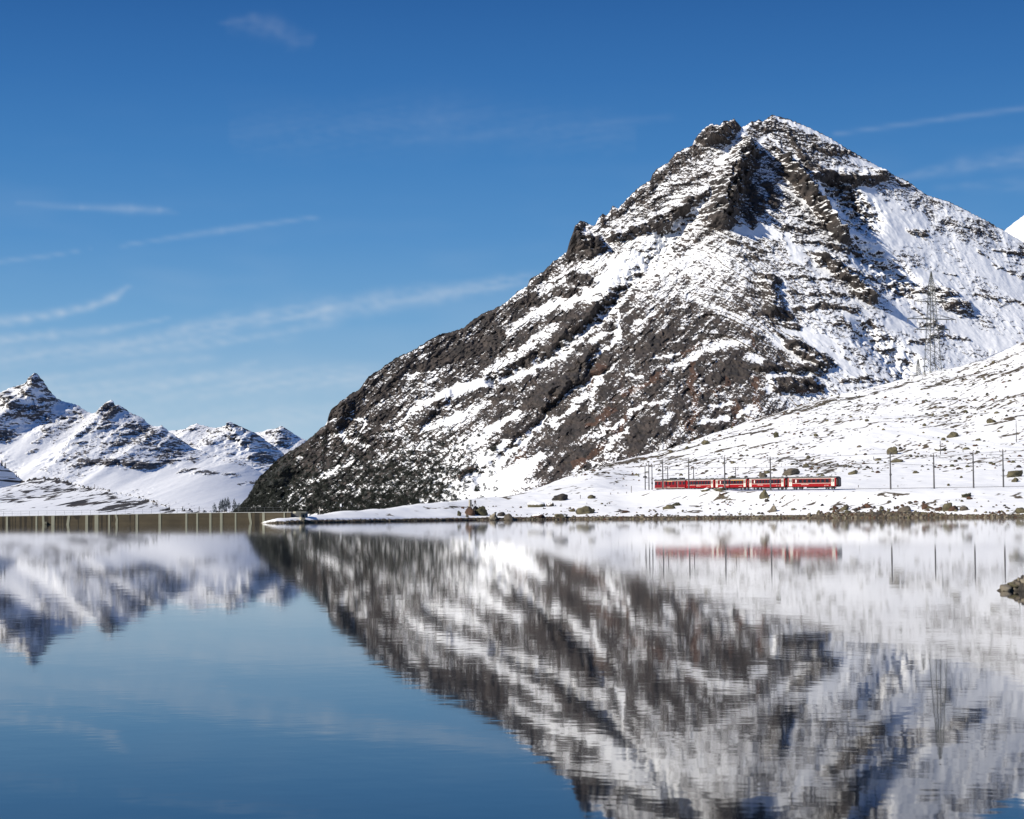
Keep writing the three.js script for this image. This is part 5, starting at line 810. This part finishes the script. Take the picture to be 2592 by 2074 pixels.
boulder(1694, 1702, 1139, 1146, 'olive', 'tiny olive rock at the skyline left of the pale dome');
boulder(1960, 1972, 1090, 1108, 'moss', 'dark upright rock on the hillside skyline above the second last coach');
boulder(2060, 2072, 1096, 1106, 'olive', 'olive rock on the upper hillside above the last coach');
boulder(2190, 2200, 1060, 1068, 'olive', 'small olive rock on the upper hillside left of the pylon');

// rubble of the shore and stones of the slope, too many to count
function scatter(name, label, n, place, seed, tone2) {
  const r = rng(seed), protos = 3, per = Math.ceil(n / protos);
  const g = new THREE.IcosahedronGeometry(1, 2).deleteAttribute('uv').deleteAttribute('normal'), gm = mergeVertices(g), p = gm.attributes.position;
  for (let i = 0; i < p.count; i++) { const x = p.getX(i), y = p.getY(i), z = p.getZ(i), R = Math.min(1, 0.8 / Math.max(0.01, 0.6 * x + 0.7 * y + 0.4 * z), 0.75 / Math.max(0.01, -0.7 * x + 0.5 * y + 0.5 * z), 0.7 / Math.max(0.01, 0.3 * x - 0.9 * z)) * (1 + 0.12 * fbm(N1, x * 2 + z * 3, y * 2 - z, 3)); p.setXYZ(i, x * R, y * R, z * R); }
  const fg = toCreasedNormals(gm.toNonIndexed(), 0.5), m = new THREE.InstancedMesh(fg, new THREE.MeshStandardMaterial({ color: 0xffffff, roughness: 0.95 }), n), M = new THREE.Matrix4(), q = new THREE.Quaternion(), e = new THREE.Euler(), c = new THREE.Color();
  for (let i = 0; i < n; i++) {
    const s = place(r); e.set(r() * 6.28, r() * 6.28, r() * 6.28); q.setFromEuler(e); if (s.flat) q.setFromEuler(new THREE.Euler((r() - .5) * .5, r() * 6.28, (r() - .5) * .5));
    M.compose(new THREE.Vector3(...s.p), q, new THREE.Vector3(s.s * (0.8 + 0.5 * r()), s.s * (0.55 + 0.4 * r()), s.s * (0.7 + 0.5 * r()))); m.setMatrixAt(i, M);
    const T = tones[tone2[(r() * tone2.length) | 0]], t = r() ** 0.8; c.setRGB(mix(T[1][0], T[0][0], t), mix(T[1][1], T[0][1], t), mix(T[1][2], T[0][2], t)); m.setColorAt(i, c);
  }
  m.name = numbered(name); m.castShadow = m.receiveShadow = true; scene.add(m); tag(m, label, 'stones', null, 'stuff'); return m;
}
scatter('shore_stones', 'band of brown shore stones along the waterline below the snow', 15000, r => {
  const X = 690 + 1960 * r() ** 0.92, ds = shoreD(X), big = smooth(2030, 2120, X) * smooth(2420, 2300, X), d = ds - 0.35 + (1.5 + 2.2 * big) * r() ** 1.3, x = (X - CX) / F * d, s = (0.12 + 0.30 * r() ** 3 + 0.22 * big * r() ** 2) * (0.55 + 0.45 * smooth(900, 1500, X)) ;
  return { p: [x, H(x, d) + s * 0.25, -d], s };
}, 91, ['grey', 'grey', 'dark', 'olive', 'pale', 'rust']);
scatter('slope_stones', 'small dark stones and turf knobs poking through the snow of the slope', 1500, r => {
  for (let k = 0; k < 60; k++) {
    const X = 1450 + 1200 * r(), d = trackD(X) + (X > 2100 ? 55 : 22) + 310 * r(), x = (X - CX) / F * d; if (H(x, d) < 4) continue;
    if (0.6 * fbm(N3, x / 38, d / 52, 3) + 0.5 * N1(x / 7, d / 6) + 0.35 < r() * 0.9) continue;
    const s = 0.25 + 0.55 * r() ** 3; return { p: [x, H(x, d) + s * 0.12, -d], s, flat: 1 };
  }
  return { p: [200, H(200, 620), -620], s: 0.2 };
}, 93, ['olive', 'rust', 'dark', 'grey', 'moss']);
scatter('foreshore_stones', 'scattered small rocks in the snow between the shore and the track', 420, r => {
  for (let k = 0; k < 60; k++) {
    const X = 1180 + 1440 * r(), d0 = shoreD(X), d = d0 + 2 + (X > 1560 ? 26 : 40) * r() ** 1.6, x = (X - CX) / F * d, cl = smooth(2080, 2160, X) * smooth(2400, 2280, X);
    if (0.5 * N3(x / 9, d / 7) + 0.14 + 0.75 * cl * smooth(16, 3, d - d0) < r()) continue;
    const s = 0.18 + (0.3 + 0.3 * cl) * r() ** 2; return { p: [x, H(x, d) + s * 0.15, -d], s };
  }
  return { p: [180, H(180, 520), -520], s: 0.2 };
}, 95, ['grey', 'olive', 'rust', 'dark']);

// ------------------------------------------------------------------ the pillar on its mound, and the person beside it
{
  const rock = (X0, X1, Y0, Y1, tone, label, o) => boulder(X0, X1, Y0, Y1, tone, label, { group: 'rocks of the pillar mound', ...o });
  rock(1175, 1203, 1276, 1305, 'rust', 'brown rock mound carrying the square stone pillar', { planes: 14, deep: 1 });
  rock(1187, 1198, 1289, 1304, 'pale', 'pale lit stone at the front of the pillar mound', {});
  rock(1194, 1213, 1278, 1304, 'dark', 'dark shaded rock between the pillar mound and the big rounded boulder', {});
  rock(1203, 1234, 1275, 1306, 'moss', 'big rounded dark boulder with a pale patch right of the pillar mound', { planes: 15 });
  rock(1178, 1186, 1301, 1311, 'grey', 'small stone in the snow below the pillar mound', {});
  rock(1167, 1175, 1282, 1289, 'rust', 'little brown rock at the left of the pillar mound', { snow: 0.2 });
  const dM = -onHill(1190, 1303)[2] + 0.9, b = at(1190.2, 1282, dM), t = base('stone_pillar', b, 0.45); tag(t, 'square pale stone pillar standing on the rock mound on the spit', 'pillar');
  const k = dM / F, h = (1282 - 1266) * k, w = 6.2 * k;
  for (let i = 0; i < 5; i++) mesh('block', new RoundedBoxGeometry(w * (1.08 - 0.03 * i) * (i % 2 ? 0.97 : 1), h / 5 - 0.015, w * (1.05 - 0.03 * i), 2, 0.04).rotateY(0.03 * (i % 3)).translate(0, h / 5 * (i + 0.5) - 0.1, 0), std(0.42 - 0.04 * (i % 2), 0.38 - 0.04 * (i % 2), 0.29, 0.9), t);
  mesh('cap_stone', new RoundedBoxGeometry(w * 1.05, 0.14, w * 1.02, 2, 0.03).translate(0, h - 0.04, 0), std(0.4, 0.37, 0.3, 0.9), t);
  const bg = base('rucksack', at(1196.4, 1282, dM - 0.3)); tag(bg, 'small dark rucksack on the mound at the foot of the stone pillar', 'rucksack');
  mesh('bag', new RoundedBoxGeometry(0.36, 0.5, 0.26, 3, 0.1).translate(0, 0.25, 0), std(0.03, 0.03, 0.035, 0.8), bg); mesh('flap', new RoundedBoxGeometry(0.34, 0.14, 0.28, 3, 0.06).translate(0, 0.46, 0.02), std(0.045, 0.045, 0.05, 0.8), bg);

  // person: joints in metres, one continuous surface
  const pp = base('person', at(1202.6, 1281.5, dM - 0.5), 0.2); tag(pp, 'person in dark clothes standing with legs apart right of the stone pillar', 'person');
  const capsules = (list, lo, hi, res) => {
    const mc = new MarchingCubes(res, new THREE.MeshBasicMaterial(), false, false, 60000); mc.isolation = 0; const n = res, c = [(lo[0] + hi[0]) / 2, (lo[1] + hi[1]) / 2, (lo[2] + hi[2]) / 2], e = (hi[0] - lo[0]) / 2;
    const B = list.map(([a, b, ra, rb]) => { const u = b[0] - a[0], v = b[1] - a[1], w = b[2] - a[2]; return [...a, u, v, w, u * u + v * v + w * w, ra, rb]; });
    for (let z = 0; z < n; z++) for (let y = 0; y < n; y++) for (let x = 0; x < n; x++) {
      const X = c[0] + (x / n * 2 - 1) * e, Y = c[1] + (y / n * 2 - 1) * e, Z = c[2] + (z / n * 2 - 1) * e; let D = 9;
      for (const [a0, a1, a2, u, v, w, L, ra, rb] of B) { const p = X - a0, q = Y - a1, r = Z - a2, t = clamp((u * p + v * q + w * r) / L), i = p - t * u, j = q - t * v, k = r - t * w, dd = Math.sqrt(i * i + j * j + k * k) - mix(ra, rb, t), hh = clamp(0.5 + 0.5 * (D - dd) / 0.05); D = mix(D, dd, hh) - 0.05 * hh * (1 - hh); }
      mc.field[x + y * n + z * n * n] = -D;
    }
    mc.update(); const g = new THREE.BufferGeometry(); g.setAttribute('position', new THREE.BufferAttribute(mc.positionArray.slice(0, mc.count * 3).map((v, i) => v * e + c[i % 3]), 3)); g.setAttribute('normal', new THREE.BufferAttribute(mc.normalArray.slice(0, mc.count * 3), 3)); return g;
  };
  const lo = [-0.9, -0.05, -0.9], hi = [0.9, 1.75, 0.9];
  const bones = [[[0, 0.92, 0], [0, 1.18, 0], 0.145, 0.15], [[0, 1.18, 0], [0, 1.38, 0], 0.155, 0.12], [[-0.16, 1.39, 0], [0.16, 1.39, 0], 0.075, 0.075], [[0, 1.40, 0], [0, 1.52, 0.01], 0.055, 0.05], [[0, 1.57, 0.02], [0, 1.64, 0.01], 0.085, 0.095],
    [[-0.09, 0.92, 0], [-0.13, 0.5, 0.03], 0.095, 0.062], [[-0.13, 0.5, 0.03], [-0.15, 0.08, 0], 0.062, 0.042], [[-0.15, 0.05, 0], [-0.16, 0.04, 0.17], 0.045, 0.04], [[0.09, 0.92, 0], [0.24, 0.5, 0.04], 0.095, 0.062], [[0.24, 0.5, 0.04], [0.36, 0.08, 0], 0.062, 0.042], [[0.36, 0.05, 0], [0.39, 0.04, 0.16], 0.045, 0.04],
    [[-0.19, 1.38, 0], [-0.25, 1.10, 0.02], 0.06, 0.045], [[-0.25, 1.10, 0.02], [-0.10, 1.10, 0.24], 0.045, 0.034], [[0.19, 1.38, 0], [0.25, 1.10, 0.02], 0.06, 0.045], [[0.25, 1.10, 0.02], [0.10, 1.12, 0.24], 0.045, 0.034]];
  for (const s of [-1, 1]) for (let f = 0; f < 5; f++) { const y = 1.08 + 0.018 * f; bones.push([[s * 0.10, 1.1, 0.25], [s * (0.06 - 0.01 * (f === 4 ? 3 : 0)), y, 0.31], 0.02, 0.013], [[s * 0.06, y, 0.31], [s * 0.02, y, 0.33], 0.013, 0.011]); }
  const geo = capsules(bones, lo, hi, 80), gc = new Float32Array(geo.attributes.position.count * 3), P = geo.attributes.position;
  for (let i = 0; i < P.count; i++) { const y = P.getY(i), z = P.getZ(i), x = Math.abs(P.getX(i)), skin = (y > 1.47 && y < 1.62 && z > -0.02) || (z > 0.25 && y > 1.04 && y < 1.2 && x < 0.2); const c = skin ? [0.34, 0.20, 0.14] : y > 0.88 ? [0.018, 0.02, 0.028] : y > 0.11 ? [0.02, 0.02, 0.022] : [0.03, 0.022, 0.016]; gc.set(c, i * 3); }
  geo.setAttribute('color', new THREE.BufferAttribute(gc, 3)); mesh('body', geo, new THREE.MeshStandardMaterial({ vertexColors: true, roughness: 0.85 }), pp);
  mesh('hair', new THREE.SphereGeometry(0.105, 16, 12, 0, 6.3, 0, 1.75).scale(0.92, 1, 1.05).rotateX(-0.35).translate(0, 1.645, 0), std(0.02, 0.016, 0.012, 0.8), pp);
  for (const s of [-1, 1]) { mesh('eye', new THREE.SphereGeometry(0.011, 8, 6).translate(s * 0.032, 1.6, 0.098), std(0.02, 0.02, 0.02, 0.3), pp); mesh('ear', new THREE.SphereGeometry(0.024, 8, 6).scale(0.4, 1, 0.7).translate(s * 0.092, 1.585, 0.01), std(0.34, 0.2, 0.14, 0.7), pp); }
  mesh('nose', new THREE.ConeGeometry(0.014, 0.04, 6).rotateX(0.4).translate(0, 1.58, 0.108), std(0.34, 0.2, 0.14, 0.7), pp); mesh('mouth', box(0.04, 0.008, 0.012, 0, 1.545, 0.098), std(0.22, 0.09, 0.08, 0.7), pp);
}

// ------------------------------------------------------------------ the rock that runs into the water at the right, close by
{
  const d = 42, t = base('shore_rock', [0, 0, 0]); tag(t, 'craggy layered pale and dark rock running into the water at the right edge', 'rock');
  const [x0] = at(2524, 1490, d), mat = new THREE.MeshStandardMaterial({ vertexColors: true, roughness: 0.85 }), nx = 300, nz = 140, pos = new Float32Array((nx + 1) * (nz + 1) * 3), col = new Float32Array(pos.length), idx = [];
  for (let j = 0; j <= nz; j++) for (let i = 0; i <= nx; i++) {
    const x = 2.6 * (i / nx) ** 1.25, z = (j / nz - 0.5) * 1.7, hw = 0.05 + 0.42 * Math.min(x, 1.6), e = Math.abs(z - 0.06 * Math.sin(x * 5)) / hw, k = (j * (nx + 1) + i) * 3;
    // thin beds that dip to the left, broken across
    const wx = x + 0.03 * N1(x * 6, z * 6), bed = 0.42 * wx - 0.25 * z, layer = bed / 0.043 + 0.9 * N2(x * 5, z * 3), fl = Math.floor(layer), fr = layer - fl, stair = 0.043 * (smooth(0.0, 0.22, fr) - fr);
    let y = (0.035 + 0.46 * Math.min(x, 1.0) + 0.10 * Math.max(0, x - 1)) * (1 - 0.75 * e * e) + (0.9 * stair + 0.05 * facet(wx * 11 + 0.4 * fl, z * 9 + fl * 0.3, 21) + 0.022 * facet(wx * 31, z * 26, 23) + 0.02 * fbm(N3, x * 14, z * 14, 3)) * smooth(0, 0.1, x);
    y = Math.max(-0.25, y - 0.025 - 0.25 * Math.max(0, e - 1));
    pos.set([x0 + x, y, -d - z], k);
    const T = tones[['pale', 'pale', 'olive', 'grey', 'pale', 'dark'][((fl * 7) % 6 + 6) % 6]], q = clamp(0.6 + 0.8 * fbm(N4, x * 7 + fl, z * 9, 3)), wet = smooth(0.045, 0.015, y + 0.012 * N1(x * 20, z * 20));
    for (let c = 0; c < 3; c++) col[k + c] = mix(T[1][c], T[0][c], q) * (1 - 0.55 * wet);
  }
  for (let j = 0; j < nz; j++) for (let i = 0; i < nx; i++) { const a = j * (nx + 1) + i, b = a + nx + 1; idx.push(a, a + 1, b, a + 1, b + 1, b); }
  let g = new THREE.BufferGeometry(); g.setAttribute('position', new THREE.BufferAttribute(pos, 3)); g.setAttribute('color', new THREE.BufferAttribute(col, 3)); g.setIndex(idx); g = toCreasedNormals(g.toNonIndexed(), 0.5);
  mesh('bedrock', g, mat, t);
  const r = rng(404);
  for (let k = 0; k < 12; k++) {                                     // loose slabs lying on it
    const x = 0.12 + 1.5 * ((k + r()) / 12), w = 0.10 + 0.12 * r(), z = 0.15 + 0.2 * r() * x, gs = boulderGeo(500 + k, w * 1.4, w * 0.42, w, ['pale', 'olive', 'grey', 'pale', 'dark'][k % 5], { detail: 3, planes: 8 });
    const m = mesh('slab', gs, mat, t); m.position.set(x0 + x, 0.30 * Math.min(x, 1) - 0.02, -d + z * 0.5); m.rotation.set(0.3 * (r() - .5), r() * 3, 0.38 + 0.2 * (r() - 0.5));
  }
  mesh('twig', new THREE.TubeGeometry(new THREE.QuadraticBezierCurve3(new THREE.Vector3(x0 + 0.02, 0.02, -d), new THREE.Vector3(x0 + 0.12, 0.06, -d + 0.02), new THREE.Vector3(x0 + 0.2, -0.05, -d + 0.05)), 10, 0.006, 5), std(0.03, 0.025, 0.015, 0.9), t);
}
// ------------------------------------------------------------------ trees beyond the dam, shrubs on the dark buttress
const needle = [0.020, 0.028, 0.020], larch = [0.105, 0.062, 0.040], barkM = std(0.06, 0.045, 0.035, 0.9);
function conifer(X, yT, yB, d, kind, label, group) {
  const b = at(X, yB, d), h = (yB - yT) * d / F, t = base(kind === 'larch' ? 'larch_tree' : kind === 'bush' ? 'leafless_bush' : 'conifer_tree', [b[0], b[1] - 0.3, b[2]]);
  tag(t, label, kind === 'bush' ? 'bush' : 'tree', group);
  mesh('trunk', new THREE.CylinderGeometry(h * 0.006, h * 0.022, h, 6).translate(0, h / 2, 0), barkM, t);
  const r = rng((X * 31 + yB * 7) | 0), tri = [], n = kind === 'spruce' ? 2600 : 1300, w = h * (kind === 'spruce' ? 0.24 : kind === 'bush' ? 0.5 : 0.34);
  for (let i = 0; i < n; i++) {
    const f = r() ** 1.3, y = h * (0.08 + 0.92 * f), whorl = 0.75 + 0.25 * Math.sin(y / h * 46 + r()), R = w * (kind === 'bush' ? Math.sqrt(1 - (2 * f - 1) ** 2) : (1 - f) ** 0.85 + 0.03) * whorl * (0.35 + 0.65 * Math.sqrt(r())), a = r() * 6.283, s = h * 0.035 * (0.6 + r()), dr = (r() * 0.5 + 0.2) * s;
    const x = Math.cos(a) * R, z = Math.sin(a) * R, nx = -Math.sin(a), nz = Math.cos(a), th = kind === 'spruce' ? 0.4 : 0.12;
    tri.push(x - nx * s * th, y - R * 0.25, z - nz * s * th, x + nx * s * th, y - R * 0.25, z + nz * s * th, x + Math.cos(a) * s * 1.3 + (r() - .5) * s, y - R * 0.25 - dr + (kind === 'spruce' ? 0 : s * 1.2), z + Math.sin(a) * s * 1.3 + (r() - .5) * s);
  }
  const g = new THREE.BufferGeometry(); g.setAttribute('position', new THREE.Float32BufferAttribute(tri, 3)); g.computeVertexNormals();
  mesh('crown', g, std(...(kind === 'spruce' ? needle : larch), 0.95, { side: THREE.DoubleSide }), t);
}
const onKnoll = (X, Y) => knoll.un(X, Y)[2] - 1;
const gt = 'small trees beyond the dam';
for (const [X, yT, yB, k, l] of [
  [461.5, 1281, 1292.5, 'spruce', 'small dark spruce standing alone on the snow behind the middle of the dam'], [504, 1280, 1298, 'larch', 'tall bare brown larch behind the dam, right of the small dark spruce'], [239, 1224, 1237, 'larch', 'reddish bare tree on the skyline of the low knoll'], [247.5, 1228, 1237, 'larch', 'smaller bare tree right beside the reddish one on the knoll'], [260, 1232, 1238, 'larch', 'tiny bare tree on the knoll skyline right of the reddish pair'],
  [191, 1234, 1243.5, 'spruce', 'thin dark spruce in the middle of the low knoll'], [296, 1255, 1263, 'spruce', 'small dark spruce on the right slope of the knoll beside an outcrop'], [318, 1264, 1272, 'spruce', 'dark spruce lower on the right slope of the knoll'], [331, 1276, 1286, 'spruce', 'dark spruce near the foot of the knoll right of the brown outcrop'], [351, 1255, 1261.5, 'spruce', 'tiny spruce on the knoll skyline toward its right end'], [387, 1267, 1277, 'spruce', 'dark spruce at the right end of the knoll beside the brown bush'],
  [397, 1264, 1284, 'bush', 'rusty brown leafless bush at the right end of the knoll'], [428, 1277, 1289, 'bush', 'thin brown bush where the knoll runs out behind the dam'], [310, 1268, 1276, 'bush', 'brownish bush on the right slope of the knoll between two spruces'], [446, 1293, 1298, 'spruce', 'tiny dark spruce close behind the dam left of the lone spruce']]) conifer(X, yT, yB, clamp(onKnoll(X, yB), 560, 900), k, l, gt);
const gs = 'trees on the shaded hillside';
for (const [X, yT, yB, l] of [[4, 1164, 1180, 'dark spruce on the skyline of the shaded hillside at the far left edge'], [12.5, 1170, 1186, 'second dark spruce on the shaded hillside skyline'], [41.5, 1198, 1208, 'dark spruce further down the shaded skyline'], [46.5, 1203, 1210, 'smallest spruce on the shaded skyline']]) conifer(X, yT, yB, 2120, 'spruce', l, gs);
// low dark scrub over the foot of the mountain, and a grove far behind the dam: masses nobody could count
function shrubs(name, label, n, place, seed, col) {
  const r = rng(seed), tri = [];
  for (let i = 0; i < 90; i++) { const a = r() * 6.283, u = r(), R = Math.sqrt(r()), y = u * (1.2 - 0.5 * R), s = 0.22; const x = Math.cos(a) * R * (1 - 0.5 * u), z = Math.sin(a) * R * (1 - 0.5 * u); for (let q = 0; q < 3; q++) tri.push(x + (r() - .5) * s * 2, y + (r() - .5) * s * 2, z + (r() - .5) * s * 2); }
  const g = new THREE.BufferGeometry(); g.setAttribute('position', new THREE.Float32BufferAttribute(tri, 3)); g.computeVertexNormals();
  const m = new THREE.InstancedMesh(g, new THREE.MeshStandardMaterial({ color: 0xffffff, roughness: 0.95, side: THREE.DoubleSide }), n), M = new THREE.Matrix4(), q = new THREE.Quaternion(), c = new THREE.Color();
  for (let i = 0; i < n; i++) { const [p, s, tall] = place(r); q.setFromAxisAngle(new THREE.Vector3(0, 1, 0), r() * 6.28); M.compose(new THREE.Vector3(...p), q, new THREE.Vector3(s, s * tall, s)); m.setMatrixAt(i, M); const k = 0.6 + 0.9 * r(); m.setColorAt(i, c.setRGB(col[0] * k, col[1] * k, col[2] * k)); }
  m.name = numbered(name); m.castShadow = m.receiveShadow = true; scene.add(m); tag(m, label, 'shrubs', null, 'stuff');
}
shrubs('scrub', 'dark evergreen scrub and dwarf pines over the foot of the mountain above the dam', 3600, r => {
  for (let k = 0; k < 80; k++) {
    const X = 560 + 700 * r(), Y = 1300 - 210 * r() ** 1.5; if (Y < lerpTable(sky0, X) + 3) continue; const p = peak.un(X, Y), sx = p[0] / 0.30, sy = p[1] / 0.30;
    if (p[1] < -2 || Y < lerpTable(sky0, X) + 3) continue;
    if (0.9 * fbm(N1, sx / 20, sy / 12, 3) + 0.55 * smooth(1120, 1260, Y + (X - 850) * 0.1) * smooth(1240, 1050, X) + 0.25 * smooth(760, 640, X) < r() * 0.9) continue;
    const s = peak.surf(p[0], p[1]); return [[s[0], s[1] - 0.2, s[2] + 0.3], 0.7 + 1.3 * r(), 1 + 1.4 * r() ** 3];
  }
  return [[-200, 5, -1640], 1, 1];
}, 71, [0.018, 0.022, 0.017]);
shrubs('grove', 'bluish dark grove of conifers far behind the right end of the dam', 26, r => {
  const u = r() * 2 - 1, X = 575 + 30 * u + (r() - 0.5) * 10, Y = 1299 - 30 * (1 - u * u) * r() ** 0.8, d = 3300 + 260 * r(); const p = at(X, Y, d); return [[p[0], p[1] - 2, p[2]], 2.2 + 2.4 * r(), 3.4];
}, 73, [0.062, 0.074, 0.086]);  // pale blue-grey: the haze of the distance is painted into the tree colour
renderer.render(scene, camera);
